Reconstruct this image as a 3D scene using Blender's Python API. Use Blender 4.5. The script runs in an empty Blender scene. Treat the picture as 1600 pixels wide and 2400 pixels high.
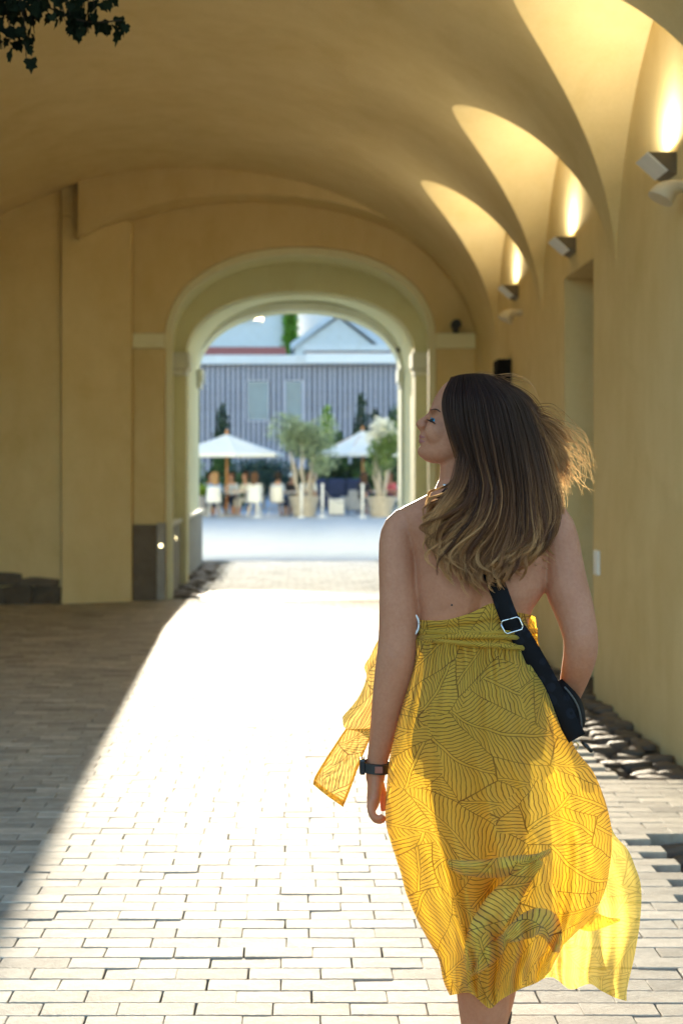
import bpy, bmesh, math, random
import numpy as np
from mathutils import Vector, Matrix, noise as mnoise
R = math.radians
PI = math.pi
random.seed(7)
rng = np.random.default_rng(11)
scn = bpy.context.scene
COL = scn.collection

# ------------------------------------------------------------------ camera, sky, sun, exposure
cam_d = bpy.data.cameras.new('camera')
cam = bpy.data.objects.new('camera', cam_d)
COL.objects.link(cam)
CAM_H = 1.47
cam.location = (0, 0, CAM_H)
cam.rotation_euler = (R(90), 0, 0)
cam_d.sensor_fit = 'VERTICAL'
cam_d.sensor_height = 36
cam_d.lens = 50
cam_d.shift_x = 0.0400
cam_d.shift_y = -0.0429
cam_d.clip_start = 0.05
cam_d.clip_end = 3000
cam_d.dof.use_dof = True
cam_d.dof.focus_distance = 3.2
cam_d.dof.aperture_fstop = 4.2
scn.camera = cam

SUN_EL, SUN_AZ = R(7.1), R(-2.2)          # low sun straight ahead, a touch to the left
world = bpy.data.worlds.new('World')
scn.world = world
world.use_nodes = True
wn = world.node_tree
sky = wn.nodes.new('ShaderNodeTexSky')
sky.sky_type = 'NISHITA'
sky.sun_disc = False
sky.sun_elevation = SUN_EL
sky.sun_rotation = SUN_AZ
sky.air_density = 1.0
sky.dust_density = 0.6
sky.ozone_density = 2.2
bg = wn.nodes['Background']
bg.inputs['Strength'].default_value = 0.15
wn.links.new(sky.outputs[0], bg.inputs[0])

sun_d = bpy.data.lights.new('sun', 'SUN')
sun_d.energy = 3.7
sun_d.angle = R(0.5)
sun_d.color = (1.0, 0.88, 0.68)
sun = bpy.data.objects.new('sun', sun_d)
COL.objects.link(sun)
sun.location = (-3, 60, 30)
sdir = Vector((math.sin(SUN_AZ) * math.cos(SUN_EL), math.cos(SUN_AZ) * math.cos(SUN_EL), math.sin(SUN_EL)))
sun.rotation_euler = (-sdir).to_track_quat('-Z', 'Y').to_euler()

scn.view_settings.view_transform = 'Standard'
scn.view_settings.look = 'None'
scn.view_settings.gamma = 1
scn.view_settings.use_curve_mapping = False
scn.view_settings.exposure = 2.35
scn.render.engine = 'CYCLES'
scn.cycles.use_denoising = True
scn.cycles.max_bounces = 10
scn.cycles.diffuse_bounces = 5
scn.cycles.transparent_max_bounces = 12
scn.cycles.sample_clamp_indirect = 6.0
scn.cycles.caustics_reflective = False
scn.cycles.caustics_refractive = False

# ------------------------------------------------------------------ helpers
def thing(name, label, cat, loc=(0, 0, 0), rotz=0, group=None):
    o = bpy.data.objects.new(name, None)
    COL.objects.link(o)
    o.location = loc
    o.rotation_euler = (0, 0, rotz)
    o['label'] = label
    o['category'] = cat
    if group:
        o['group'] = group
    return o

def tag(o, label, cat, group=None):
    o['label'] = label
    o['category'] = cat
    if group:
        o['group'] = group
    return o

def link(name, me, parent=None, world=False):
    o = bpy.data.objects.new(name, me)
    COL.objects.link(o)
    if parent is not None:
        o.parent = parent
        if world:                       # mesh is in world metres, parent chain only translated
            p, off = parent, Vector((0, 0, 0))
            while p is not None:
                off += p.location
                p = p.parent
            o.location = -off
    return o

def mk(name, V, F, m, parent=None, smooth=False, world=False):
    me = bpy.data.meshes.new(name)
    me.from_pydata([tuple(v) for v in V], [], [tuple(f) for f in F])
    if smooth:
        me.polygons.foreach_set('use_smooth', [True] * len(me.polygons))
    me.update()
    if m is not None:
        me.materials.append(m)
    return link(name, me, parent, world)

class G:
    """collects shapes for ONE mesh"""
    def __init__(s):
        s.V, s.F = [], []
    def add(s, V, F):
        b = len(s.V)
        s.V += [tuple(v) for v in V]
        s.F += [tuple(i + b for i in f) for f in F]
        return s
    def box(s, x0, x1, y0, y1, z0, z1):
        V = [(x0,y0,z0),(x1,y0,z0),(x1,y1,z0),(x0,y1,z0),(x0,y0,z1),(x1,y0,z1),(x1,y1,z1),(x0,y1,z1)]
        return s.add(V, [(0,3,2,1),(4,5,6,7),(0,1,5,4),(1,2,6,5),(2,3,7,6),(3,0,4,7)])
    def grid(s, P, closed_u=False, closed_v=False):
        """P: rows of points"""
        n, m = len(P), len(P[0])
        V = [p for row in P for p in row]
        F = []
        for i in range(n if closed_v else n - 1):
            for j in range(m if closed_u else m - 1):
                a, b = i * m + j, i * m + (j + 1) % m
                c, d = ((i + 1) % n) * m + (j + 1) % m, ((i + 1) % n) * m + j
                F.append((a, b, c, d))
        return s.add(V, F)
    def lathe(s, prof, c=(0, 0, 0), n=20, caps=True):
        P = [[(c[0] + r * math.cos(2*PI*k/n), c[1] + r * math.sin(2*PI*k/n), c[2] + z) for k in range(n)] for r, z in prof]
        b = len(s.V)
        s.grid(P, closed_u=True)
        if caps:
            s.F.append(tuple(b + k for k in range(n))[::-1])
            e = b + (len(prof) - 1) * n
            s.F.append(tuple(e + k for k in range(n)))
        return s
    def tube(s, pts, r, n=8, caps=True, flat=1.0, up=None):
        pts = [Vector(p) for p in pts]
        rs = r if hasattr(r, '__len__') else [r] * len(pts)
        rows = []
        ref = Vector(up) if up is not None else None
        prev = None
        for i, p in enumerate(pts):
            t = (pts[min(i+1, len(pts)-1)] - pts[max(i-1, 0)])
            t = t.normalized() if t.length > 1e-9 else Vector((0, 0, 1))
            if prev is None:
                a = ref if ref is not None else (Vector((0, 0, 1)) if abs(t.z) < .9 else Vector((1, 0, 0)))
            else:
                a = prev
            u = (a - t * a.dot(t))
            u = u.normalized() if u.length > 1e-6 else t.orthogonal().normalized()
            w = t.cross(u)
            prev = u
            rows.append([p + (u * math.cos(2*PI*k/n) * flat + w * math.sin(2*PI*k/n)) * rs[i] for k in range(n)])
        b = len(s.V)
        s.grid(rows, closed_u=True)
        if caps:
            s.F.append(tuple(b + k for k in range(n))[::-1])
            e = b + (len(rows) - 1) * n
            s.F.append(tuple(e + k for k in range(n)))
        return s
    def build(s, name, m, parent=None, smooth=False, world=False, bevel=0, seg=2):
        o = mk(name, s.V, s.F, m, parent, smooth, world)
        if bevel:
            b = o.modifiers.new('bevel', 'BEVEL')
            b.width = bevel; b.segments = seg; b.limit_method = 'ANGLE'
        return o

def crisp(o, ang=35):
    """smooth shading with sharp creases kept"""
    me = o.data
    me.polygons.foreach_set('use_smooth', [True] * len(me.polygons))
    me.set_sharp_from_angle(angle=R(ang))
    return o

# ---- materials
def newmat(name):
    m = bpy.data.materials.new(name)
    m.use_nodes = True
    nt = m.node_tree
    return m, nt, nt.nodes['Principled BSDF']

def N(nt, typ, **kw):
    n = nt.nodes.new(typ)
    for k, v in kw.items():
        if hasattr(n, k):
            setattr(n, k, v)
    return n

def setin(nt, n, i, v):
    if hasattr(v, 'is_output') or isinstance(v, bpy.types.NodeSocket):
        nt.links.new(v, n.inputs[i])
    else:
        n.inputs[i].default_value = v

def M_(nt, op, a, b=None, c=None, clamp=False):
    n = nt.nodes.new('ShaderNodeMath'); n.operation = op; n.use_clamp = clamp
    setin(nt, n, 0, a)
    if b is not None: setin(nt, n, 1, b)
    if c is not None: setin(nt, n, 2, c)
    return n.outputs[0]

def NOISE(nt, vec, scale, detail=4, rough=.55, dim='3D'):
    n = nt.nodes.new('ShaderNodeTexNoise'); n.noise_dimensions = dim
    if vec is not None: nt.links.new(vec, n.inputs['Vector'])
    n.inputs['Scale'].default_value = scale
    n.inputs['Detail'].default_value = detail
    n.inputs['Roughness'].default_value = rough
    return n.outputs[0]

def RAMP(nt, fac, stops):
    n = nt.nodes.new('ShaderNodeValToRGB')
    nt.links.new(fac, n.inputs[0])
    e = n.color_ramp.elements
    while len(e) > 1: e.remove(e[0])
    e[0].position, e[0].color = stops[0][0], (*stops[0][1], 1)
    for p, c in stops[1:]:
        x = e.new(p); x.color = (*c, 1)
    return n.outputs[0]

def MIXC(nt, fac, a, b, mode='MIX'):
    n = nt.nodes.new('ShaderNodeMix'); n.data_type = 'RGBA'; n.blend_type = mode
    setin(nt, n, 0, fac)
    for i, v in ((6, a), (7, b)):
        if isinstance(v, tuple): n.inputs[i].default_value = (*v, 1)
        else: nt.links.new(v, n.inputs[i])
    return n.outputs[2]

def BUMP(nt, h, strength, dist, bsdf):
    n = nt.nodes.new('ShaderNodeBump')
    n.inputs['Strength'].default_value = strength
    n.inputs['Distance'].default_value = dist
    nt.links.new(h, n.inputs['Height'])
    nt.links.new(n.outputs[0], bsdf.inputs['Normal'])

def COORD(nt, which='Object'):
    return nt.nodes.new('ShaderNodeTexCoord').outputs[which]

def plain(name, c, rough=.6, metal=0.0, var=.12, scale=9, bump=0.0, spec=.5):
    m, nt, b = newmat(name)
    co = COORD(nt)
    f = NOISE(nt, co, scale, 5, .6)
    d = tuple(x * (1 - var) for x in c); l = tuple(min(1, x * (1 + var)) for x in c)
    nt.links.new(RAMP(nt, f, [(.3, d), (.7, l)]), b.inputs['Base Color'])
    b.inputs['Roughness'].default_value = rough
    b.inputs['Metallic'].default_value = metal
    b.inputs['Specular IOR Level'].default_value = spec
    if bump:
        BUMP(nt, NOISE(nt, co, scale * 8, 4, .6), bump, .004, b)
    return m

def plaster(name, c, c2, rough=.85):
    m, nt, b = newmat(name)
    co = COORD(nt)
    mp = nt.nodes.new('ShaderNodeMapping'); nt.links.new(co, mp.inputs[0])
    mp.inputs['Scale'].default_value = (1, 1, .35)             # faint vertical streaks
    f1 = NOISE(nt, co, 1.3, 5, .6)
    f2 = NOISE(nt, mp.outputs[0], 5, 5, .65)
    f = M_(nt, 'ADD', M_(nt, 'MULTIPLY', f1, .6), M_(nt, 'MULTIPLY', f2, .4))
    col = RAMP(nt, f, [(.36, c2), (.50, tuple((a_ + b_) / 2 for a_, b_ in zip(c, c2))), (.64, c)])
    fine = NOISE(nt, co, 60, 5, .7)
    pt_ = nt.nodes.new('ShaderNodeTexNoise'); nt.links.new(co, pt_.inputs['Vector']); pt_.inputs['Scale'].default_value = 1.1; pt_.inputs['Detail'].default_value = 8; pt_.inputs['Roughness'].default_value = .62; pt_.inputs['Distortion'].default_value = .8
    col = MIXC(nt, .8, col, RAMP(nt, pt_.outputs[0], [(.36, (.93, .91, .86)), (.47, (.99, .985, .97)), (.60, (1, 1, 1))]), 'MULTIPLY')
    nt.links.new(MIXC(nt, .12, col, RAMP(nt, fine, [(.3, (.35, .3, .2)), (.7, (1, .95, .85))]), 'MULTIPLY'), b.inputs['Base Color'])
    b.inputs['Roughness'].default_value = rough
    b.inputs['Specular IOR Level'].default_value = .25
    BUMP(nt, M_(nt, 'ADD', fine, M_(nt, 'MULTIPLY', f1, 2.0)), .25, .006, b)
    return m

def stone(name, c, var=.35, scale=14, rough=.8, bump=.6, island=True):
    m, nt, b = newmat(name)
    co = COORD(nt)
    oi = nt.nodes.new('ShaderNodeObjectInfo')
    gi = nt.nodes.new('ShaderNodeNewGeometry')
    rnd = M_(nt, 'FRACT', M_(nt, 'ADD', oi.outputs['Random'], gi.outputs['Random Per Island']))
    f = NOISE(nt, co, scale, 6, .65)
    d = tuple(x * (1 - var) for x in c); l = tuple(min(1, x * (1 + var)) for x in c)
    base = RAMP(nt, rnd, [(0, d), (.12, tuple(x * (1 - var*.25) for x in c)), (.8, tuple(x * (1 + var*.2) for x in c)), (1, l)])
    g = RAMP(nt, f, [(.25, (.62, .60, .57)), (.6, (1, 1, 1))])
    nt.links.new(MIXC(nt, .8, base, g, 'MULTIPLY'), b.inputs['Base Color'])
    b.inputs['Roughness'].default_value = rough
    b.inputs['Specular IOR Level'].default_value = .22
    BUMP(nt, NOISE(nt, co, scale * 5, 6, .7), bump, .006, b)
    return m

def leafmat(name, c, trans=.35, var=.4):
    m, nt, b = newmat(name)
    gi = nt.nodes.new('ShaderNodeNewGeometry')
    oi = nt.nodes.new('ShaderNodeObjectInfo')
    rnd = M_(nt, 'FRACT', M_(nt, 'ADD', oi.outputs['Random'], gi.outputs['Random Per Island']))
    d = tuple(x * (1 - var) for x in c); l = tuple(min(1, x * (1 + var)) for x in c)
    colr = RAMP(nt, rnd, [(0, d), (1, l)])
    nt.links.new(colr, b.inputs['Base Color'])
    b.inputs['Roughness'].default_value = .5
    t = nt.nodes.new('ShaderNodeBsdfTranslucent')
    nt.links.new(colr, t.inputs[0])
    mx = nt.nodes.new('ShaderNodeMixShader'); mx.inputs[0].default_value = trans
    nt.links.new(b.outputs[0], mx.inputs[1]); nt.links.new(t.outputs[0], mx.inputs[2])
    nt.links.new(mx.outputs[0], nt.nodes['Material Output'].inputs[0])
    return m

MT = dict(
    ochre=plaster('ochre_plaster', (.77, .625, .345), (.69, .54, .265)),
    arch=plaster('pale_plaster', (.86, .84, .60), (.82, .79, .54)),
    trim=plaster('grey_white_trim', (.84, .85, .83), (.78, .79, .77)),
    plinth=stone('plinth_stone', (.36, .35, .33), .2, 5),
    darkstone=stone('dark_base_stone', (.16, .13, .10), .3, 6),
    paver=stone('paver_stone', (.42, .375, .30), .36, 16, .75, .5),
    paver_lit=stone('lit_paver_stone', (.50, .52, .53), .24, 12, .40, .15),  # paler copy of the pavers, with reflected courtyard light put into the colour
    bed=plain('mortar_bed', (.11, .095, .07), .95, var=.3, scale=30, bump=.4),
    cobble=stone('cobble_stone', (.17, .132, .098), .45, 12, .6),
    court=plain('courtyard_stone', (.37, .41, .46), .6, var=.1, scale=2, bump=.2),
    ground=plain('ground_earth', (.22, .20, .17), .95, var=.2, scale=.6),
    white=plain('white_paint', (.80, .80, .79), .45, var=.04),
    lampmetal=plain('lamp_metal', (.62, .62, .60), .35, .55, .06), housing_shade=plain('shaded_housing', (.13, .10, .06), .5, .2, .08), cream=plain('cream_plastic', (.60, .52, .38), .5, var=.05),
    black=plain('black_plastic', (.018, .017, .017), .45, var=.2),
    blackmatt=plain('matt_black', (.012, .011, .011), .95, spec=.05),
    wood=plain('orange_wood', (.52, .22, .06), .5, var=.25, scale=14),
    bark=plain('pale_bark', (.48, .43, .36), .85, var=.3, scale=20, bump=.5),
    slat=plain('slat_metal', (.47, .47, .54), .5, var=.12, scale=1.4),
    gap=plain('dark_cladding', (.018, .026, .055), .7),
    glass=plain('window_glass', (.13, .22, .27), .35, var=.15, scale=.8, spec=.8),
    redtile=plain('red_roof', (.42, .13, .10), .8, var=.2),
    farwall=plaster('far_white_wall', (.80, .81, .82), (.74, .75, .77)),
    greyroof=plain('grey_roof', (.62, .66, .72), .7, var=.15, scale=.2),
    canvas=plain('white_canvas', (.82, .82, .80), .8, var=.03, scale=3),
    pot=plain('stone_pot', (.46, .41, .34), .8, var=.2, scale=8, bump=.3),
    greypot=plain('grey_pot', (.30, .30, .33), .7, var=.15),
    navy=plain('navy_upholstery', (.035, .05, .12), .8, var=.2),
    greyfab=plain('grey_upholstery', (.30, .32, .36), .85, var=.1),
    door=plain('dark_door', (.075, .045, .02), .5, var=.2, scale=6),
)

# ------------------------------------------------------------------ the setting: ground and paving
def sheet(name, x0, x1, y0, y1, z, m, kind='structure'):
    o = mk(name, [(x0,y0,z),(x1,y0,z),(x1,y1,z),(x0,y1,z)], [(0,1,2,3)], m)
    o['kind'] = kind
    return o
sheet('ground', -1500, 1500, -1500, 1500, -.16, MT['ground'])
XL, XR = -4.35, 1.95                  # side walls of the vaulted passage
Y_IN, Y_END, Y_OUT = 5.0, 15.85, 22.6  # mouth, end wall, courtyard face
court = G().box(-60, 60, Y_OUT, 110, -.12, 0).build('courtyard_paving', MT['court'])
court['kind'] = 'structure'
floor = G().box(XL - .3, XR + .4, -3, Y_OUT - .002, -.15, -.075).build('passage_floor', MT['bed'])
floor['kind'] = 'structure'

BL, BW, JT = .2060, .0872, .0032        # paver length, width, joint
def brick_mesh(L, W, H=.05, seed=0, bev=.0022):
    r = random.Random(seed)
    V, F = [], []
    def jit(): return r.uniform(-.0011, .0011)
    for zz, ins in ((-H, 0), (-bev, 0), (0, bev)):
        for sx, sy in ((-1,-1),(1,-1),(1,1),(-1,1)):
            V.append((sx * (L/2 - ins) + jit(), sy * (W/2 - ins) + jit(), zz + (r.uniform(-.001, .001) if zz == 0 else 0)))
    for k in range(4):
        a = (k + 1) % 4
        F.append((k, a, 4 + a, 4 + k)); F.append((4 + k, 4 + a, 8 + a, 8 + k))
    F.append((8, 9, 10, 11))
    return V, F
rows = []
y = 2.6
k = 0
while y < Y_OUT - .05:
    rows.append((y, (k % 2) * .5 + random.uniform(-.09, .09))); y += BW + JT; k += 1
GUT_X = 1.50
def paved(x, yy):
    if yy > Y_END + .05:
        return -1.10 < x < 1.18 + .1
    if yy > 6.75 + max(0, (x - 1.2)) * .0:
        return XL < x < GUT_X - .06 + .02 * math.sin(yy * 3.1)
    if yy < 5.72:
        return XL < x < 1.36
    return XL < x < XR
spots = []
for yy, off in rows:
    x = XL + off * BL
    while x < XR:
        if paved(x, yy):
            spots.append((x, yy))
        x += BL + JT
F_PX = 3267.0
def inview(x, yy):
    if yy < 3.55: return False
    px, py = 690 + x / yy * F_PX, 1075 + CAM_H / yy * F_PX
    return -60 < px < 1630 and py < 2400
near = sorted([s for s in spots if inview(*s)], key=lambda s: s[1])[:300]
nearset = set(near)
bmeshes = []
for s in range(10):
    V, F = brick_mesh(BL, BW, seed=s)
    me = bpy.data.meshes.new('brick')
    me.from_pydata(V, [], F); me.materials.append(MT['paver']); bmeshes.append(me)
for (x, yy) in near:
    o = link('brick', random.choice(bmeshes), floor)
    o.location = (x + random.uniform(-.002, .002), yy + random.uniform(-.0015, .0015), random.uniform(-.0012, .0008))
    o.rotation_euler = (random.uniform(-.008, .008), random.uniform(-.005, .005), random.uniform(-.008, .008) + (PI if random.random() < .5 else 0))
g = G()
g_in = G()
for (x, yy) in spots:
    if (x, yy) in nearset: continue
    V, F = brick_mesh(BL, BW, seed=random.randrange(9999))
    dz = random.uniform(-.0012, .0008); ax = random.uniform(-.008, .008); ay = random.uniform(-.005, .005)
    (g_in if yy > Y_END + .05 else g).add([(x + vx, yy + vy, dz + vz + ax * vy + ay * vx) for vx, vy, vz in V], F)
far = g.build('brick_paving', MT['paver'], floor)
far['kind'] = 'stuff'
far2 = g_in.build('brick_paving', MT['paver_lit'], floor)
far2['kind'] = 'stuff'

# cobbles: irregular rounded stones
def cobble_mesh(seed):
    r = random.Random(seed)
    V, F = [], []
    n = 8
    ph = [r.uniform(.72, 1.2) for _ in range(n)]
    for rr, zz in ((1.0, -.9), (1.0, .1), (.90, .62), (.5, .80)):
        for k in range(n):
            a = 2 * PI * k / n
            V.append((rr * ph[k] * math.cos(a), rr * ph[k] * math.sin(a), zz + r.uniform(-.08, .08)))
    V.append((0, 0, .8))
    for i in range(3):
        for k in range(n):
            F.append((i*n+k, i*n+(k+1) % n, (i+1)*n+(k+1) % n, (i+1)*n+k))
    for k in range(n): F.append((3*n+k, 3*n+(k+1) % n, 4*n))
    me = bpy.data.meshes.new('cobble')
    me.from_pydata(V, [], F); me.materials.append(MT['cobble'])
    me.polygons.foreach_set('use_smooth', [True] * len(me.polygons))
    return me
cob = [cobble_mesh(s) for s in range(8)]
def cobbles(x0, x1, y0, y1, s, z=-.035):
    yy = y0
    while yy < y1:
        x = x0 + random.uniform(0, s * .6)
        while x < x1:
            a, b = s * random.uniform(.8, 1.25), s * random.uniform(.55, .85)
            o = link('cobble', random.choice(cob), floor)
            o.location = (x, yy + random.uniform(-.02, .02), z + random.uniform(-.012, .012))
            o.scale = (a * .56, b * .62, .021 * random.uniform(.6, 1.5))
            o.rotation_euler = (random.uniform(-.1, .1), random.uniform(-.1, .1), random.uniform(-.35, .35))
            x += a * 1.12
        yy += s * .92
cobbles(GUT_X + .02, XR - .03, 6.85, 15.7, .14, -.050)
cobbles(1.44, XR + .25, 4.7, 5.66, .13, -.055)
cobbles(-1.50, -1.14, 16.0, 22.3, .21, -.03)

# ------------------------------------------------------------------ the vaulted passage building
bld = thing('passage_building', 'ochre plastered passage with a tall barrel vault, side lunettes and an arched way out', 'building', (0, Y_IN, 0))
VC, VA, VS, VB = -1.2, 3.15, 2.65, 2.05
def zmain(x):
    t = max(-1, min(1, (x - VC) / VA))
    return VS + VB * math.sqrt(max(0, 1 - t * t))
LUN = [7.5, 10.2, 12.85]
LR, LS, LH = 1.29, 2.70, 1.36
def zcross(yy):
    for c in LUN:
        d = abs(yy - c) / LR
        if d < 1: return LS + LH * (1 - d ** 1.62) ** (1 / 1.75), c
    return 0, None
def xgroin(zc):
    if zc <= VS + 1e-6: return XR
    t = (zc - VS) / VB
    return VC + VA * math.sqrt(max(0, 1 - t * t))
ys = set([Y_IN, 15.46])
for c in LUN:
    for k in range(49):
        ys.add(round(c + LR * .9999 * math.sin(PI * (k / 48 - .5)), 5))
for k in range(40): ys.add(round(Y_IN + (15.46 - Y_IN) * k / 40, 5))
ys = sorted(ys)
P = []
for yy in ys:
    zc, _ = zcross(yy)
    t1 = math.acos(max(-1, min(1, (xgroin(zc) - VC) / VA)))
    P.append([(VC + VA * math.cos(t), yy, VS + VB * math.sin(t)) for t in [PI + (t1 - PI) * i / 48 for i in range(49)]])
G().grid(P).build('vault', MT['ochre'], bld, True, True)
for c in LUN:
    P = []
    for yy in ys:
        zc, cc = zcross(yy)
        if cc != c: continue
        xg = xgroin(zc)
        P.append([(xg + (XR + .001 - xg) * i / 12, yy, max(zc, VS)) for i in range(13)])
    G().grid(P).build('lunette', MT['ochre'], bld, True, True)

# right wall (a door recess cuts it), each strip up to the vault
D0, D1, DH = 9.48, 10.53, 2.87
g = G()
allys = sorted(set(ys + [D0, D1, Y_END]))
for a, b in zip(allys[:-1], allys[1:]):
    mid = (a + b) / 2
    za = max(VS, zcross(a)[0]); zb = max(VS, zcross(b)[0])
    if a >= 15.46 - 1e-6: za = zb = 3.3
    lo = DH if D0 <= mid <= D1 else -.1
    g.add([(XR, a, lo), (XR, b, lo), (XR, b, zb), (XR, a, za)], [(0, 1, 2, 3)])
g.box(XR + .001, XR + .5, Y_IN, D0, -.1, 2.6).box(XR + .001, XR + .5, D1, Y_END, -.1, 2.9).box(XR + .001, XR + .5, D0, D1, DH, 3.2)
g.build('wall', MT['ochre'], bld, False, True)
rec = G().box(XR + .36, XR + .42, D0, D1, -.05, DH).build('door', MT['door'], bld, False, True)
G().box(XR + .31, XR + .36, D0 + .10, D0 + .13, 1.0, 1.12).build('handle', MT['lampmetal'], rec, False, True)
G().box(XL - .4, XL, Y_IN, Y_END, -.1, 3.2).build('wall', MT['ochre'], bld, False, True)
# outer mass of the building round the mouth (keeps stray light out)
def arch_pts(cx, a, spring, rise, n=40, zbot=-.05, p=2.0):
    pts = [(cx - a, zbot)]
    for k in range(n + 1):
        t = PI - PI * k / n
        ct, st = math.cos(t), math.sin(t)
        pts.append((cx + a * math.copysign(abs(ct) ** (2/p), ct), spring + rise * abs(st) ** (2/p)))
    pts.append((cx + a, zbot))
    return pts
def outer_pts(pts, x0, x1, zt, zb=-.05):
    """project each opening point outwards on a rectangle, corners kept"""
    out = []
    n = len(pts)
    cx = (pts[0][0] + pts[-1][0]) / 2
    zc = 1.5
    for i, (x, z) in enumerate(pts):
        if i == 0: out.append((x0, zb)); continue
        if i == n - 1: out.append((x1, zb)); continue
        dx, dz = x - cx, max(.02, z - zc)
        s = min((zt - zc) / dz, ((x1 - cx) / dx if dx > 1e-6 else 1e9), ((x0 - cx) / dx if dx < -1e-6 else 1e9))
        out.append((cx + dx * s, zc + dz * s))
    return out
def holed_wall(name, m, parent, y0, y1, pts, x0, x1, zt, sub=None):
    g = G()
    o = outer_pts(pts, x0, x1, zt)
    # corner fillers
    F = lambda yy: [(x, yy, z) for x, z in pts], 
    A = [(x, y0, z) for x, z in pts]; B = [(x, y0, z) for x, z in o]
    A2 = [(x, y1, z) for x, z in pts]; B2 = [(x, y1, z) for x, z in o]
    g.grid([A, B]); g.grid([A2, B2]); g.grid([A, A2]); g.grid([B, B2])
    for sx in (0, 1):                   # fill the rectangle corners missed by the fan
        xs = x0 if sx == 0 else x1
        idx = [i for i, (x, z) in enumerate(o) if abs(x - xs) < 1e-6]
        top = [i for i, (x, z) in enumerate(o) if abs(z - zt) < 1e-6]
        i = idx[-1] if sx == 0 else idx[0]
        j = top[0] if sx == 0 else top[-1]
        for yy in (y0, y1):
            g.add([(o[i][0], yy, o[i][1]), (o[j][0], yy, o[j][1]), (xs, yy, zt)], [(0, 1, 2)])
    return crisp(g.build(name, m, parent, False, True), 40)
vm = [(XL, -.05)] + [(VC + VA * math.cos(t), VS + VB * math.sin(t)) for t in [PI - PI * k / 40 for k in range(41)]] + [(XR, -.05)]
holed_wall('outer_wall', MT['ochre'], bld, Y_IN - .45, Y_IN, vm, -14, 12, 9)

# end wall with the archway, rib in front of it
A_A, A_S, A_R = 1.515, 2.93, 1.02
pA = arch_pts(0, A_A, A_S, A_R, 48, p=2.15)
holed_wall('end_wall', MT['ochre'], bld, Y_END, Y_END + .14, pA, XL - .5, XR + .5, 5.4)
pA2 = arch_pts(0, A_A - .075, A_S, A_R - .075, 48, p=2.15)
pA2o = arch_pts(0, A_A + .02, A_S, A_R + .02, 48, p=2.15)
def ring(name, m, parent, y0, y1, pi, po):
    g = G()
    a = [(x, y0, z) for x, z in pi]; b = [(x, y0, z) for x, z in po]
    c = [(x, y1, z) for x, z in po]; d = [(x, y1, z) for x, z in pi]
    g.grid([a, b, c, d], closed_v=True)
    return crisp(g.build(name, m, parent, False, True), 40)
ring('archivolt', MT['arch'], bld, Y_END + .145, Y_END + .26, pA2, pA2o)
# the transverse rib where the vault meets the end wall
def rib_curve(dz=0, da=0):
    pts = []
    for k in range(49):
        t = PI - PI * k / 48
        ct, st = math.cos(t), math.sin(t)
        pts.append((-.55 + (2.5 + da) * math.copysign(abs(ct) ** (2/2.2), ct), 2.72 + (1.70 + dz) * abs(st) ** (2/2.2)))
    return pts
rc0 = [p for p in rib_curve()]
rxs = np.array([p[0] for p in rc0]); rzs = np.array([p[1] for p in rc0])
rx = [-2.39 + (1.949 + 2.39) * (1 - math.cos(PI * k / 90)) / 2 if k <= 90 else 0 for k in range(91)]
rc = [(x, float(np.interp(x, rxs, rzs)) if x < 1.94 else 2.2) for x in rx]
hi = [(x, max(zmain(x), z) + .03) for (x, z) in rc]
g = G()
g.grid([[(x, 15.3, z) for x, z in hi], [(x, 15.3, z) for x, z in rc], [(x, Y_END + .01, z) for x, z in rc]])
crisp(g.build('arch_rib', MT['ochre'], bld, False, True), 40)
# left: wall facing the camera, oblique pier with a narrower upper part
G().box(XL - .1, -2.60, 15.46, Y_END - .002, -.1, 5.0).build('wall', MT['ochre'], bld, False, True)
def prism(poly, z0, z1):
    n = len(poly)
    V = [(x, yy, z0) for x, yy in poly] + [(x, yy, z1) for x, yy in poly]
    return V, [tuple(range(n))[::-1], tuple(range(n, 2*n))] + [(k, (k+1) % n, n + (k+1) % n, n + k) for k in range(n)]
pr = G().add(*prism([(-2.585, 15.40), (-1.86, 15.68), (-1.86, 15.84), (-2.585, 15.84)], -.1, 4.20))
pr.add(*prism([(-2.585, 15.401), (-2.38, 15.478), (-2.38, 15.839), (-2.585, 15.839)], 4.2, 4.75))
pr.build('pier', MT['ochre'], bld, False, True, bevel=.012)
# impost mouldings, both sides
for (xa, xb) in ((-1.90, -1.50), (1.50, 1.945)):
    G().box(xa, xb, Y_END - .07, Y_END - .003, 2.80, 2.97).build('impost', MT['arch'], bld, False, True, bevel=.015)
# dark stone base beside the arch, pale strip, both sides
for s in (-1, 1):
    x0, x1 = sorted((s * 1.86, s * 1.60))
    G().box(x0, x1, Y_END - .06, Y_END - .002, -.08, .84).build('base_stone', MT['darkstone'], bld, False, True, bevel=.01)
    x0, x1 = sorted((s * 1.597, s * 1.50))
    G().box(x0, x1, Y_END - .05, Y_END + .10, -.08, .86).build('base_stone', MT['plinth'], bld, False, True, bevel=.01)
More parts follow.
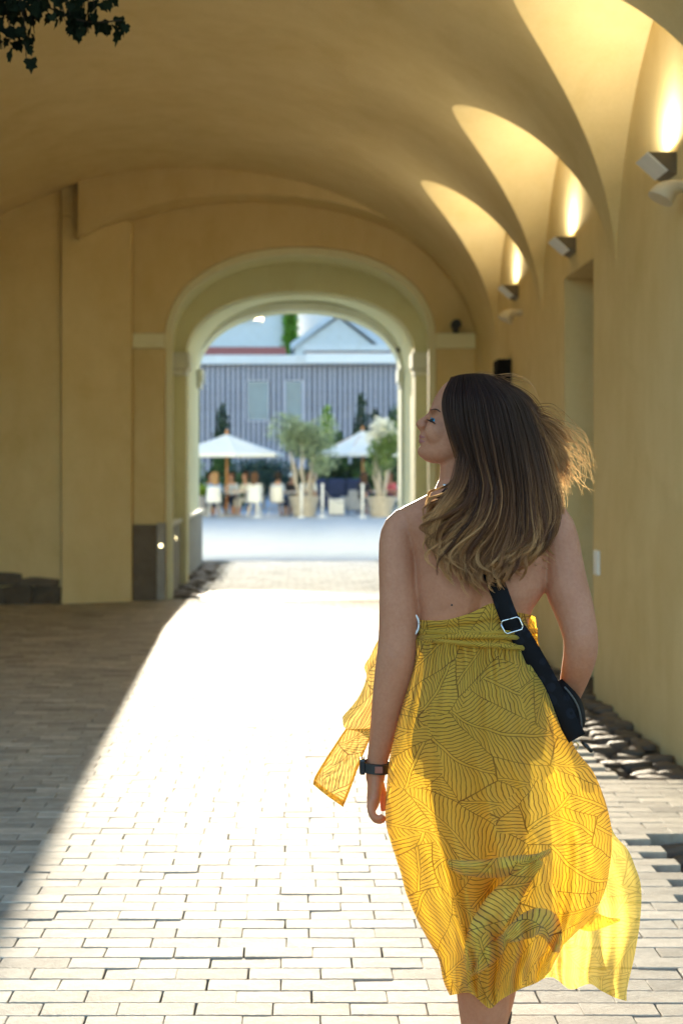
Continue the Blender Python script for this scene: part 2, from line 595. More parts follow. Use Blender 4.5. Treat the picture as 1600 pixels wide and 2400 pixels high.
# way out: walls, ceiling, diaphragm arch, outer arch
for s in (-1, 1):
    x0, x1 = sorted((s * 1.62, s * 2.2))
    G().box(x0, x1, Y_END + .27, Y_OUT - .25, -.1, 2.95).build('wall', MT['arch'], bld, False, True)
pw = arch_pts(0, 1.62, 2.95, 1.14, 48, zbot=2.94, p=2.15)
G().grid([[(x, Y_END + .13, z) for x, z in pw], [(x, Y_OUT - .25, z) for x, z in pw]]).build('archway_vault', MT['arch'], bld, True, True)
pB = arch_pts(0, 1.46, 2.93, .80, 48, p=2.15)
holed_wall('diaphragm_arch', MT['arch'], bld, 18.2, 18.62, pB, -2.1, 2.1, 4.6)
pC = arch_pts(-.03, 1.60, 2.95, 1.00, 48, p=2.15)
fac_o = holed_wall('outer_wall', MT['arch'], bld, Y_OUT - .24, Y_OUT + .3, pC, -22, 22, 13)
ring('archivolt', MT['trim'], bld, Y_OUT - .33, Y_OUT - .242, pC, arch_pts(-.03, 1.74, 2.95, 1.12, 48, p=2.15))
for s in (-1, 1):
    for (yy, xi, zt) in ((18.13, 1.42, 2.95), (Y_OUT - .36, 1.52, 3.02)):
        x0, x1 = sorted((s * xi, s * 1.9))
        G().box(x0, x1, yy - .03, yy + .44, zt - .22, zt).box(min(s*(xi+.03), s*1.9), max(s*(xi+.03), s*1.9), yy - .01, yy + .42, zt - .30, zt - .222).build('capital', MT['trim'], bld, False, True, bevel=.02)
    for (ya, yb) in ((Y_END + .262, 18.12), (18.64, Y_OUT - .36)):
        x0, x1 = sorted((s * 1.53, s * 1.619))
        p = G().box(x0, x1, ya, yb, -.1, .78).build('plinth', MT['plinth'], bld, False, True, bevel=.008)
        x0, x1 = sorted((s * 1.50, s * 1.618))
        G().box(x0, x1, ya, yb, .782, .83).build('plinth_cap', MT['trim'], p, False, True, bevel=.008)
# roof slab closing the whole mass against the sky
G().box(-22, 22, Y_IN - .2, Y_OUT + .1, 8.7, 9.0).build('roof', MT['greyroof'], bld, False, True)
for s in (-1, 1):
    x0, x1 = sorted((s * 14, s * 13.6))
    G().box(x0, x1, Y_IN, Y_OUT, -.1, 8.7).build('outer_wall', MT['ochre'], bld, False, True)
# rough stone courses at the foot of the left wall
for i, (x0, x1, z0, z1) in enumerate(((-4.2,-3.752,0,.195),(-3.75,-3.202,0,.195),(-3.2,-2.902,0,.195),(-2.9,-2.60,0,.195),(-4.2,-3.902,.197,.37),(-3.9,-3.402,.197,.36),(-3.4,-3.022,.197,.335),(-3.02,-2.62,.197,.28))):
    rs = random.Random(i); n = 4
    g = G(); y0_ = 15.46 - .07 - .03 * (i % 3); zb = z0 - (.08 if z0 == 0 else 0)
    def pt(u, v, w):
        j = lambda: rs.uniform(-.014, .014)
        rd = .012 * (abs(2*u-1) ** 4 + abs(2*w-1) ** 4)
        return (x0 + (x1 - x0) * u + j() * .5, y0_ + (15.458 - y0_) * v + (rd + j() if v == 0 else 0), zb + (z1 - zb) * w + j() * .6 - .02 * abs(2*u-1) ** 5 * (w > .9))
    front = [[pt(k / n, 0, m / 3) for k in range(n + 1)] for m in range(4)]
    top = [front[3], [(p[0], 15.458, p[2]) for p in front[3]]]
    g.grid(front).grid(top)
    g.grid([[r[0] for r in front], [(r[0][0], 15.458, r[0][2]) for r in front]]).grid([[r[-1] for r in front], [(r[-1][0], 15.458, r[-1][2]) for r in front]])
    g.build('base_stone', MT['darkstone'], bld, False, True)

# ------------------------------------------------------------------ lamps and fixtures on the right wall
lamp_emit, nt, b = newmat('lamp_glow')
b.inputs['Base Color'].default_value = (1, .9, .7, 1)
b.inputs['Emission Color'].default_value = (1, .80, .42, 1)
b.inputs['Emission Strength'].default_value = 1.3
for i, (yy, lab) in enumerate(((7.5, 'wedge shaped uplighter glowing on the wall, the largest and nearest of three'),
                               (10.2, 'wedge shaped uplighter above the door recess, the middle of three'),
                               (12.85, 'wedge shaped uplighter nearest the archway, the smallest of three'))):
    t = thing('wall_lamp', lab, 'wall lamp', (XR, yy, 3.11), 0, 'uplighters along the right wall')
    # profile across the wall: flat top, front sloping back down to the wall
    prof = [(-.002, 0), (-.15, 0), (-.045, -.095), (-.002, -.115)]
    g = G()
    for s in (-.125, .125):
        pass
    V = [(x, -.125, z) for x, z in prof] + [(x, .125, z) for x, z in prof]
    g.add(V, [(3, 2, 1, 0), (4, 5, 6, 7), (1, 2, 6, 5), (2, 3, 7, 6), (3, 0, 4, 7)])
    g.add([(-.002, -.125, 0), (-.03, -.125, 0), (-.03, .125, 0), (-.002, .125, 0)], [(0, 1, 2, 3)])
    g.add([(-.12, -.125, 0), (-.15, -.125, 0), (-.15, .125, 0), (-.12, .125, 0)], [(0, 1, 2, 3)])
    g.build('housing', MT['housing_shade'], t)  # dark colour stands in for shade on the lamp's end faces
    n = Vector((-.095, 0, -.105)).normalized() * .006
    q = [(-.152, 0), (-.047, -.095)]
    V = [(x + n.x * k, s * .127, z + n.z * k) for k in (0, 1) for s in (-1, 1) for x, z in q]
    mk('front_plate', V, [(0,1,3,2),(4,6,7,5),(0,4,5,1),(2,3,7,6),(0,2,6,4),(1,5,7,3)], MT['white'], t)
    mk('lens', [(-.03, -.10, -.012), (-.12, -.10, -.012), (-.12, .10, -.012), (-.03, .10, -.012)], [(0, 1, 2, 3)], lamp_emit, t)
    ld = bpy.data.lights.new('lamp_light', 'AREA')
    ld.shape = 'RECTANGLE'; ld.size = .05; ld.size_y = .06
    ld.energy = 3.5
    ld.color = (1.0, .92, .72)
    lo = bpy.data.objects.new('lamp_light', ld); COL.objects.link(lo)
    lo.parent = t
    lo.location = (-.125, 0, .004)
    lo.rotation_euler = (R(180), R(-14), 0)
# small cream horns below the first and third lamps
for yy, z, lab in ((7.12, 2.86, 'cream curved horn fixture at the right edge just below the largest uplighter'), (12.55, 2.82, 'cream curved horn fixture below the smallest uplighter')):
    t = thing('horn_fixture', lab, 'wall fixture', (XR, yy, z), 0, 'cream horn fixtures on the right wall')
    P = []
    for k in range(13):
        a = k / 12
        r = .030 + .036 * math.sin(PI * .5 * a) ** 1.5
        ang = R(60 * a)
        cx, cz = -.04 - .13 * math.sin(ang), .02 - .13 * (1 - math.cos(ang))
        P.append([(cx - r * math.cos(2*PI*j/16) * math.sin(ang), r * math.sin(2*PI*j/16) * 1.25, cz + r * math.cos(2*PI*j/16) * math.cos(ang)) for j in range(16)])
    n = 13 * 16
    g = G().grid(P, closed_u=True)
    g.F.append(tuple(12 * 16 + k for k in range(16)))
    crisp(g.build('horn', MT['cream'], t))
    G().tube([(-.002, 0, .02), (-.045, 0, .02)], .028, 10).build('bracket', MT['cream'], t)
# black box lamp on the wall beyond the door
t = thing('wall_box', 'small black box mounted on the right wall beyond the door recess', 'wall fixture', (XR, 13.3, 2.18))
G().box(-.13, -.002, -.16, .16, 0, .30).build('case', MT['blackmatt'], t, bevel=.01)
G().tube([(-.07, -.165, .15), (-.07, -.175, .15)], .055, 14).build('cone', MT['blackmatt'], t)
# dark camera on the impost
t = thing('security_camera', 'dark camera sitting on the stone moulding right of the arch', 'camera', (1.72, 15.80, 2.97))
G().tube([(0, -.10, .09), (0, .04, .09)], .055, 12).build('body', MT['black'], t)
G().box(-.03, .03, -.03, .02, 0, .05).build('foot', MT['black'], t)
t = thing('security_camera', 'tiny black camera under the outer arch at its right haunch', 'camera', (1.53, 22.25, 3.32))
G().tube([(0, -.06, 0), (.03, .05, 0)], .04, 10).build('body', MT['black'], t)
G().tube([(.0, 0, 0), (.12, 0, .04)], .014, 8).build('bracket', MT['black'], t)
# white plate near the recess corner
t = tag(G().box(XR - .022, XR - .001, 9.26, 9.38, .77, .93).build('switch_plate', MT['white'], None, False, False, bevel=.005), 'white switch plate low on the right wall next to the recess corner', 'switch plate')
# two small lights in the left plinth
for (x, yy, z, lab, ax) in ((-1.548, Y_END - .052, .61, 'small round light glowing in the stone base left of the arch', 0), (-1.526, 17.3, .62, 'small round light set in the grey plinth inside the archway', 1)):
    t = thing('plinth_light', lab, 'light', (x, yy, z), 0, 'recessed lights in the left plinth')
    if ax == 0:
        G().tube([(0, 0, 0), (0, -.012, 0)], .028, 14).build('bezel', MT['lampmetal'], t)
        G().tube([(0, -.012, 0), (0, -.017, 0)], .021, 14).build('lens', lamp_emit, t)
    else:
        G().tube([(0, 0, 0), (.012, 0, 0)], .028, 14).build('bezel', MT['lampmetal'], t)
        G().tube([(.012, 0, 0), (.017, 0, 0)], .021, 14).build('lens', lamp_emit, t)

# ------------------------------------------------------------------ buildings beyond the courtyard
FY = 75.0
fac = thing('slatted_building', 'long low building clad in upright grey slats behind the courtyard', 'building', (0, FY, 0))
G().box(-16, 16, .14, 12, 0, 6.9).build('cladding', MT['gap'], fac)
wins = [(-2.80, -1.66), (-.80, .08)]
WZ0, WZ1 = 4.0, 6.05
def slat(x, z0, z1):
    return G().box(x - .072, x + .072, -.10, .135, z0, z1).build('slat', MT['slat'], fac)
full = slat(0, 0, 6.88).data
hid = [o for o in COL.objects if o.data is full][0]
bpy.data.objects.remove(hid)
x = -11.05
k = 0
while x < 11:
    hit = [w for w in wins if w[0] - .05 < x < w[1] + .05]
    if hit:
        slat(x, 0, WZ0 - .06); slat(x, WZ1 + .06, 6.88)
    else:
        o = link('slat', full, fac); o.location = (x + random.uniform(-.008, .008), 0, 0)
    x += .268
for (a, b) in wins:
    fr = G().box(a - .05, a + .03, -.02, .139, WZ0 - .05, WZ1 + .05).box(b - .03, b + .05, -.02, .139, WZ0 - .05, WZ1 + .05).box(a + .03, b - .03, -.02, .139, WZ0 - .05, WZ0 + .02).box(a + .03, b - .03, -.02, .139, WZ1 - .02, WZ1 + .05).build('window', MT['slat'], fac)
    G().box(a + .031, b - .031, .04, .10, WZ0 + .021, WZ1 - .021).build('pane', MT['glass'], fr)
G().box(-16, 16, -.5, 12, 6.92, 7.40).build('roof', MT['farwall'], fac, bevel=.03)
G().box(.25, 9, -.75, -.502, 6.95, 7.46).build('sunlit_fascia', MT['white'], fac, bevel=.02)  # white paint stands in for sunlight along the right roof edge

t = thing('low_building', 'low building with a red tiled roof edge behind the slatted facade', 'building', (-6, 110, 0))
G().box(-8, 4.9, 0, 8, 0, 10.0).build('wall', MT['farwall'], t)
g = G(); g.add([(-8.3, -.5, 10.0), (5.0, -.5, 10.0), (5.0, 8.5, 10.0), (-8.3, 8.5, 10.0), (-7.6, .6, 10.9), (4.8, .6, 10.9), (4.8, 6.5, 10.9), (-7.6, 6.5, 10.9)], [(0,1,5,4),(1,2,6,5),(2,3,7,6),(3,0,4,7),(4,5,6,7)])
g.build('roof', MT['redtile'], t)
t = thing('tall_building', 'tall plain white building with a blank wall, seen high in the left of the arch', 'building', (-14, 240, 0))
G().box(-22, 13.4, 0, 20, 0, 26.0).build('wall', MT['farwall'], t)
G().box(-22.5, 7.5, -.3, 20, 26.01, 26.5).build('roof', MT['farwall'], t)
G().box(7.6, 13.4, .02, 20, 26.0, 31).build('wall', MT['farwall'], t)
t = thing('back_building', 'pale block rising behind the gabled house', 'building', (12, 262, 0))
G().box(-13.5, 14, 0, 15, 0, 32).build('wall', MT['farwall'], t)
G().box(-13.6, 14.2, -.4, 15.2, 32.01, 32.6).build('roof', MT['greyroof'], t)
t = thing('gabled_house', 'white house with grey slanting roofs seen high in the right of the arch', 'building', (5.2, 200, 0))
g = G().add([(-6, 0, 0), (6, 0, 0), (6, 0, 18), (.2, 0, 22.6), (-6, 0, 18.5), (-6, 12, 0), (6, 12, 0), (6, 12, 18), (.2, 12, 22.6), (-6, 12, 18.5)], [(0,1,2,3,4),(5,9,8,7,6),(1,6,7,2),(0,4,9,5)])
wl = g.build('wall', MT['farwall'], t)
g = G()
for (p, q, s) in (((-6.6, 18.05), (.2, 23.0), 1), ((.2, 23.0), (6.8, 17.9), 1)):
    g.add([(p[0], -.8, p[1]), (q[0], -.8, q[1]), (q[0], 13, q[1]), (p[0], 13, p[1]), (p[0], -.8, p[1] + .9), (q[0], -.8, q[1] + .9), (q[0], 13, q[1] + .9), (p[0], 13, p[1] + .9)], [(0,3,2,1),(4,5,6,7),(0,1,5,4),(1,2,6,5),(2,3,7,6),(3,0,4,7)])
g.build('roof', MT['greyroof'], t)
t = thing('roof_house', 'grey roofed house with a chimney right of the white gable', 'building', (14, 215, 0))
G().box(-7, 9, 0, 12, 0, 17.5).build('wall', MT['farwall'], t)
rf = G().add([(-7.6, -1, 17.5), (9.6, -1, 17.5), (9.6, 13, 17.5), (-7.6, 13, 17.5), (-6, 6, 24.5), (9.0, 6, 24.5)], [(0,1,5,4),(1,2,5),(2,3,4,5),(3,0,4)]).build('roof', MT['greyroof'], t)
G().box(-1, 0, 3, 4, 20, 25).build('chimney', MT['farwall'], rf)
t = thing('flat_annex', 'flat white annex with a pinkish wall just above the slatted roof', 'building', (4.5, 125, 0))
G().box(-4.0, 5, 0, 6, 0, 11.7).build('wall', plain('pinkish_wall', (.55, .42, .40), .85, var=.1), t)
G().box(-4.2, 5.2, -.4, 6.2, 11.75, 12.3).build('roof', MT['farwall'], t)

# ------------------------------------------------------------------ plants
def leaf_cloud(fn, n, size, seed=0, droop=0):
    """n leaf quads at the points fn(rng) gives"""
    r = np.random.default_rng(seed)
    V, F = [], []
    for i in range(n):
        p = Vector(fn(r))
        d = Vector(r.normal(size=3)); d.z = d.z * .6 - droop
        d.normalize()
        s = d.cross(Vector(r.normal(size=3))).normalized()
        L = size * r.uniform(.7, 1.4); W = L * .42
        b = len(V)
        V += [tuple(p), tuple(p + d * L * .5 + s * W * .5), tuple(p + d * L), tuple(p + d * L * .5 - s * W * .5)]
        F.append((b, b + 1, b + 2, b + 3))
    return V, F
def cone_pt(h, r0, power=.8, z0=0):
    def fn(r):
        t = 1 - r.uniform(0, 1) ** (1 / (1 + power))
        a = r.uniform(0, 2*PI)
        rad = r0 * (1 - t) ** power * (1 - .35 * r.uniform() ** 2) * (1 + .10 * math.sin(3 * a + 9 * t))
        return (rad * math.cos(a), rad * math.sin(a), z0 + h * t)
    return fn
def blob_pt(rx, ry, rz, zc, lumps=7, seed=0):
    rr = np.random.default_rng(seed)
    C = [(rr.uniform(-.62, .62) * rx, rr.uniform(-.62, .62) * ry, zc + rr.uniform(-.6, .6) * rz, rr.uniform(.3, .6)) for _ in range(lumps)]
    def fn(r):
        c = C[r.integers(len(C))]
        d = r.normal(size=3); d /= np.linalg.norm(d)
        q = r.uniform(.45, 1.05) ** .6 * c[3]
        return (c[0] + d[0] * rx * q, c[1] + d[1] * ry * q, c[2] + d[2] * rz * q)
    return fn
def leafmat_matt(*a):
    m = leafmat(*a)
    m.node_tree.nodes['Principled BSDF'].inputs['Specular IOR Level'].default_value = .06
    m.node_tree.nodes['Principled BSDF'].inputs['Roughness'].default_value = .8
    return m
LM = dict(dark=leafmat('dark_conifer_leaf', (.030, .065, .028), .2), mid=leafmat('mid_green_leaf', (.07, .14, .035), .3),
          lime=leafmat('lime_leaf', (.26, .40, .05), .4), olive=leafmat('olive_leaf', (.30, .38, .24), .35, .35), blue=leafmat('bluish_leaf', (.045, .095, .085), .2),
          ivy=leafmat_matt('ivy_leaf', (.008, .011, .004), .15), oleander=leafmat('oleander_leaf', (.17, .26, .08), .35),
          bloom=leafmat('white_blossom', (.85, .84, .74), .35, .08))
def conifer(x, yy, h, r0, m, label, name='topiary_tree', n=2600, power=.8, group=None, size=.17):
    t = thing(name, label, 'tree', (x, yy, 0), 0, group)
    mk('crown', *leaf_cloud(cone_pt(h - .15, r0, power, .15), n, size, int(x * 91 + yy) % 9999, -.3), LM[m], t)
    G().tube([(0, 0, 0), (0, 0, .4), (0, 0, h * .8)], [.07, .06, .015], 8).build('trunk', MT['bark'], t)
    return t
conifer(-3.30, 60, 4.15, .52, 'dark', 'slim dark cypress rising behind the left parasol', power=.55)
conifer(-2.95, 54, 1.95, 1.05, 'mid', 'broad green clipped cone behind the left parasol pole', power=.75, n=3400)
conifer(-4.6, 57, 2.2, .9, 'blue', 'bluish conifer at the far left edge of the courtyard', power=.7)
conifer(1.12, 61, 4.15, .42, 'lime', 'slim lime green cypress between the two parasols', power=.5)
conifer(1.60, 60, 3.0, .55, 'mid', 'shorter green cypress leaning beside the lime one', power=.6)
conifer(2.55, 60, 4.55, .42, 'dark', 'tallest dark cypress behind the right parasol', power=.5)
conifer(3.20, 61, 4.0, .40, 'dark', 'dark cypress second from the right edge of the arch', power=.5)
conifer(4.02, 61, 4.1, .62, 'mid', 'green cypress at the right edge of the arch', power=.55)
conifer(1.25, 53, 1.95, .62, 'dark', 'dark clipped cone left behind the navy sofa', power=.6, n=3000)
conifer(2.10, 53, 1.85, .50, 'dark', 'smaller dark clipped cone right behind the navy sofa', power=.6)
conifer(3.75, 52, 1.9, .6, 'dark', 'dark clipped cone behind the flowering tree', power=.7)
t = thing('bush', 'rounded bluish green bush behind the seated guests', 'bush', (-1.35, 52, 0))
mk('foliage', *leaf_cloud(blob_pt(1.3, .8, .9, 1.05, 12, 3), 4600, .16, 5), LM['blue'], t)
G().tube([(0, 0, 0), (.05, 0, .8)], [.06, .03], 8).build('stem', MT['bark'], t)
t = thing('bush', 'low grey green bush at the left jamb of the arch', 'bush', (-3.95, 50, 0))
mk('foliage', *leaf_cloud(blob_pt(.6, .6, 1.1, 1.6, 9, 8), 1800, .13, 6), LM['olive'], t)
G().tube([(0, 0, 0), (.02, 0, 1.2)], [.05, .03], 8).build('stem', MT['bark'], t)
for bx, by, rx, rz, mm, lab in ((-2.35, 50.5, .75, .62, 'mid', 'fresh green bush between the left parasol pole and the bluish bush'), (.35, 51, .7, .75, 'dark', 'dark green bush behind the olive tree tub'), (2.9, 51, .9, .8, 'mid', 'fresh green bush behind the right parasol pole'), (-3.6, 47, .5, .7, 'dark', 'dark bush behind the lime green potted plant')):
    t = thing('bush', lab, 'bush', (bx, by, 0))
    mk('foliage', *leaf_cloud(blob_pt(rx, .6, rz, rz * 1.05, 10, int(abs(bx) * 10)), 2400, .16, int(abs(by) * 7)), LM[mm], t)
    G().tube([(0, 0, 0), (.03, 0, rz)], [.05, .025], 8).build('stem', MT['bark'], t)
# ivy on the corner of the tall white building
t = thing('ivy_column', 'bright green climber running up the corner of the tall white building', 'climber', (-1.7, 239.3, 0))
mk('foliage', *leaf_cloud(lambda r: (r.uniform(-.85, .9) + .25 * math.sin(r.uniform(0, 6)), r.uniform(-.6, .55), r.uniform(2, 30.5)), 5000, .75, 4), leafmat('climber_leaf', (.22, .42, .05), .35), t)
G().tube([(0, .4, 0), (0.1, .5, 16), (0, .5, 30)], .12, 6).build('stem', MT['bark'], t)

def pot_mesh(r, h, m, t, name='pot'):
    prof = [(r * .70, 0), (r * .72, .03), (r * .93, h * .80), (r * .96, h * .81), (r, h * .83), (r, h), (r * .88, h), (r * .86, h * .88), (.02, h * .88)]
    return crisp(G().lathe(prof, n=28).build(name, m, t), 40)
def limb(a, b, wob, seed, n=7):
    r = random.Random(seed)
    a, b = Vector(a), Vector(b)
    return [a.lerp(b, k / (n - 1)) + Vector((r.uniform(-wob, wob), r.uniform(-wob, wob), 0)) * math.sin(PI * k / (n - 1)) for k in range(n)]
CY = 43.7
t = thing('potted_olive_tree', 'grey green olive tree with several pale stems in a stone tub, middle of the courtyard', 'potted tree', (.12, CY - .6, 0))
pot_mesh(.46, .62, MT['pot'], t)
g = G()
for k in range(7):
    a = 2 * PI * k / 7
    g.tube(limb((.14 * math.cos(a), .14 * math.sin(a), .5), (.50 * math.cos(a), .4 * math.sin(a), 1.9 + .2 * (k % 3)), .05, k), [.055, .05, .045, .04, .032, .024, .012], 7)
g.build('trunk', MT['bark'], t, True)
mk('crown', *leaf_cloud(blob_pt(1.0, .8, 1.0, 2.15, 16, 21), 4600, .12, 22), LM['olive'], t)
t = thing('potted_oleander', 'flowering tree with white blossom in a stone tub beside the right parasol', 'potted tree', (2.43, CY - .8, 0))
pot_mesh(.45, .60, MT['pot'], t)
g = G()
for k in range(5):
    a = 2 * PI * k / 5 + .3
    g.tube(limb((.08 * math.cos(a), .08 * math.sin(a), .5), (.30 * math.cos(a), .25 * math.sin(a), 1.9), .04, k + 30), [.06, .055, .05, .045, .035, .025, .012], 7)
g.build('trunk', MT['bark'], t, True)
mk('crown', *leaf_cloud(blob_pt(.62, .6, .75, 2.05, 12, 31), 2200, .11, 32), LM['oleander'], t)
mk('blossom', *leaf_cloud(blob_pt(.56, .5, .40, 2.60, 7, 33), 500, .15, 34), LM['bloom'], t)
t = thing('potted_plant', 'low lime green plant in a grey pot at the left edge of the courtyard', 'potted plant', (-3.05, CY - .3, 0))
pot_mesh(.36, .62, MT['greypot'], t)
mk('foliage', *leaf_cloud(blob_pt(.42, .4, .22, .74, 7, 41), 900, .10, 42), LM['lime'], t)

# ------------------------------------------------------------------ parasols, furniture, barrier posts
def parasol(x, yy, zr, zt, r, label, rot):
    t = thing('parasol', label, 'parasol', (x, yy, 0), rot, 'parasols over the cafe tables')
    G().tube([(0, 0, .08), (0, 0, zt - .02)], .042, 12).build('pole', MT['wood'], t)
    G().lathe([(.30, 0), (.30, .05), (.06, .08), (.06, .2)], n=20).build('base', MT['greypot'], t)
    V, F = [(0, 0, zt)], []
    n, m = 8, 5
    for j in range(1, m + 1):
        for k in range(n * 2):
            a = 2 * PI * k / (n * 2)
            q = j / m
            mid = (k % 2)
            rr = r * q * (1 if not mid else math.cos(PI / n) * .985)
            z = zt - (zt - zr) * q ** .92 - (.05 * q * (1 - q) * 4 * .5 if mid else 0)
            V.append((rr * math.cos(a), rr * math.sin(a), z))
    for k in range(n * 2): F.append((0, 1 + k, 1 + (k + 1) % (2*n)))
    for j in range(m - 1):
        for k in range(n * 2):
            a, b = 1 + j * 2*n + k, 1 + j * 2*n + (k + 1) % (2*n)
            F.append((a, a + 2*n, b + 2*n, b))
    b = len(V)
    e = 1 + (m - 1) * 2 * n
    for k in range(n * 2):                 # short valance
        vx, vy, vz = V[e + k]
        V.append((vx * 1.0, vy * 1.0, vz - .09))
    for k in range(n * 2): F.append((e + k, b + k, b + (k + 1) % (2*n), e + (k + 1) % (2*n)))
    c = mk('canopy', V, F, MT['canvas'], t)
    for k in range(n):
        a = 2 * PI * k / n
        G().tube([(.05 * math.cos(a), .05 * math.sin(a), zt - .06), (r * .985 * math.cos(a), r * .985 * math.sin(a), zr - .015)], .014, 6).build('rib', MT['wood'], t)
    G().lathe([(.03, 0), (.05, .04), (.02, .12), (.005, .16)], (0, 0, zt), 10).build('finial', MT['wood'], t)
parasol(-2.27, CY + .2, 1.90, 2.52, 1.80, 'white parasol on an orange wooden pole over the guests, left of the olive tree', .2)
parasol(2.05, CY + 3.2, 1.94, 2.72, 1.62, 'white parasol on an orange wooden pole behind the flowering tree', .45)

def post(x, yy, label):
    t = thing('barrier_post', label, 'post', (x, yy, 0), 0, 'white barrier posts along the cafe')
    crisp(G().lathe([(.135, 0), (.135, .02), (.05, .05), (.036, .06)], n=20).build('base', MT['white'], t))
    G().tube([(0, 0, .05), (0, 0, .93)], .036, 12).build('pole', MT['white'], t, True)
    G().lathe([(.036, 0), (.05, .03), (.045, .07), (.01, .10)], (0, 0, .92), 12).build('cap', MT['white'], t, True)
PY = 42.2
posts = [(-1.29, 'white barrier post in front of the middle cafe chair, leftmost of its row'), (.03, 'white barrier post in front of the stone tub of the olive tree'),
         (.65, 'white barrier post just right of the olive tree tub, holding one end of the rope'), (1.84, 'white barrier post under the right parasol, holding the other end of the rope')]
for x, lab in posts: post(x, PY, lab)
pts = [(.65 + 1.19 * k / 14, PY, .86 - .42 * (1 - (2 * k / 14 - 1) ** 2)) for k in range(15)]
tag(G().tube(pts, .014, 6).build('rope', MT['greyfab'], None, True), 'dark rope sagging between the two right barrier posts', 'rope')

def chair(x, yy, rot, label):
    t = thing('cafe_chair', label, 'chair', (x, yy, 0), rot, 'white cafe chairs')
    P = []
    for j in range(7):
        a = j / 6
        z = .46 + .44 * a
        P.append([(.25 * math.sin(u) * (1 - .12 * a), -.22 * math.cos(u) * (1 + .1 * a) + .02, z) for u in [(-1.35 + 2.7 * i / 12) for i in range(13)]])
    o = G().grid(P).build('backrest', MT['white'], t, True)
    sm = o.modifiers.new('solid', 'SOLIDIFY'); sm.thickness = .03
    G().lathe([(.05, .40), (.20, .42), (.25, .46), (.24, .49), (.02, .48)], n=20).build('seat', MT['white'], t, True)
    for sx in (-1, 1):
        for sy in (-1, 1):
            G().tube([(sx * .10, sy * .10, .42), (sx * .21, sy * .21, 0)], .014, 6).build('leg', MT['lampmetal'], t)
def table(x, yy, label, r=.42):
    t = thing('cafe_table', label, 'table', (x, yy, 0), 0, 'white cafe tables')
    G().lathe([(r * .97, .70), (r, .715), (r, .735), (r * .98, .74)], n=28).build('table_top', MT['white'], t)
    G().tube([(0, 0, .03), (0, 0, .70)], .035, 10).build('column', MT['greypot'], t)
    G().lathe([(.24, 0), (.24, .02), (.05, .05)], n=20).build('base', MT['greypot'], t)
chair(-2.62, CY - .75, .3, 'white cafe chair at the far left, its back to the archway')
chair(-1.38, CY - .75, -.1, 'white cafe chair behind the leftmost barrier post')
chair(-.72, CY - .15, -.5, 'white cafe chair under the man in the pale blue shirt')
chair(-2.15, CY + .85, 3.0, 'white cafe chair on the far side of the left table')
chair(3.0, CY + 2.2, 2.6, 'white cafe chair under the guest in red')
table(-1.95, CY + .05, 'white cafe table between the guests under the left parasol')
table(-.35, CY + .5, 'white cafe table in front of the guest with the cap')
table(2.35, CY + 1.9, 'white cafe table behind the tub of the flowering tree')
t = thing('sofa', 'long navy upholstered sofa in front of the clipped cones', 'sofa', (1.25, 49, 0))
G().box(-.95, .95, -.35, .38, .12, .48).build('seat', MT['navy'], t, bevel=.05)
for k in range(3):
    G().box(-.94 + k * .632, -.94 + k * .632 + .615, .15, .36, .482, 1.10).build('back_cushion', MT['navy'], t, bevel=.07, seg=3)
for s in (-1, 1): G().box(min(s*.952, s*1.12), max(s*.952, s*1.12), -.36, .38, .12, .74).build('armrest', MT['navy'], t, bevel=.05)
for sx in (-.9, .9):
    for sy in (-.28, .30): G().tube([(sx, sy, 0), (sx, sy, .121)], .025, 8).build('leg', MT['black'], t)
t = thing('planter_box', 'white square planter box in front of the sofa', 'planter', (1.12, 44.6, 0))
G().box(-.24, .24, -.24, .24, .03, .50).build('body', MT['white'], t, bevel=.015)
G().box(-.20, .20, -.20, .20, 0, .03).build('foot', MT['greypot'], t)
t = thing('armchair', 'grey armchair beside the white planter box', 'armchair', (1.66, 45.2, 0), .3)
G().box(-.26, .26, -.26, .26, .14, .40).build('seat', MT['greyfab'], t, bevel=.04)
G().box(-.26, .26, -.34, -.262, .14, .78).build('backrest', MT['greyfab'], t, bevel=.04)
for s in (-1, 1): G().box(min(s*.262, s*.34), max(s*.262, s*.34), -.34, .26, .14, .58).build('armrest', MT['greyfab'], t, bevel=.03)
for sx in (-.25, .25):
    for sy in (-.25, .22): G().tube([(sx, sy, 0), (sx, sy, .141)], .018, 6).build('leg', MT['black'], t)

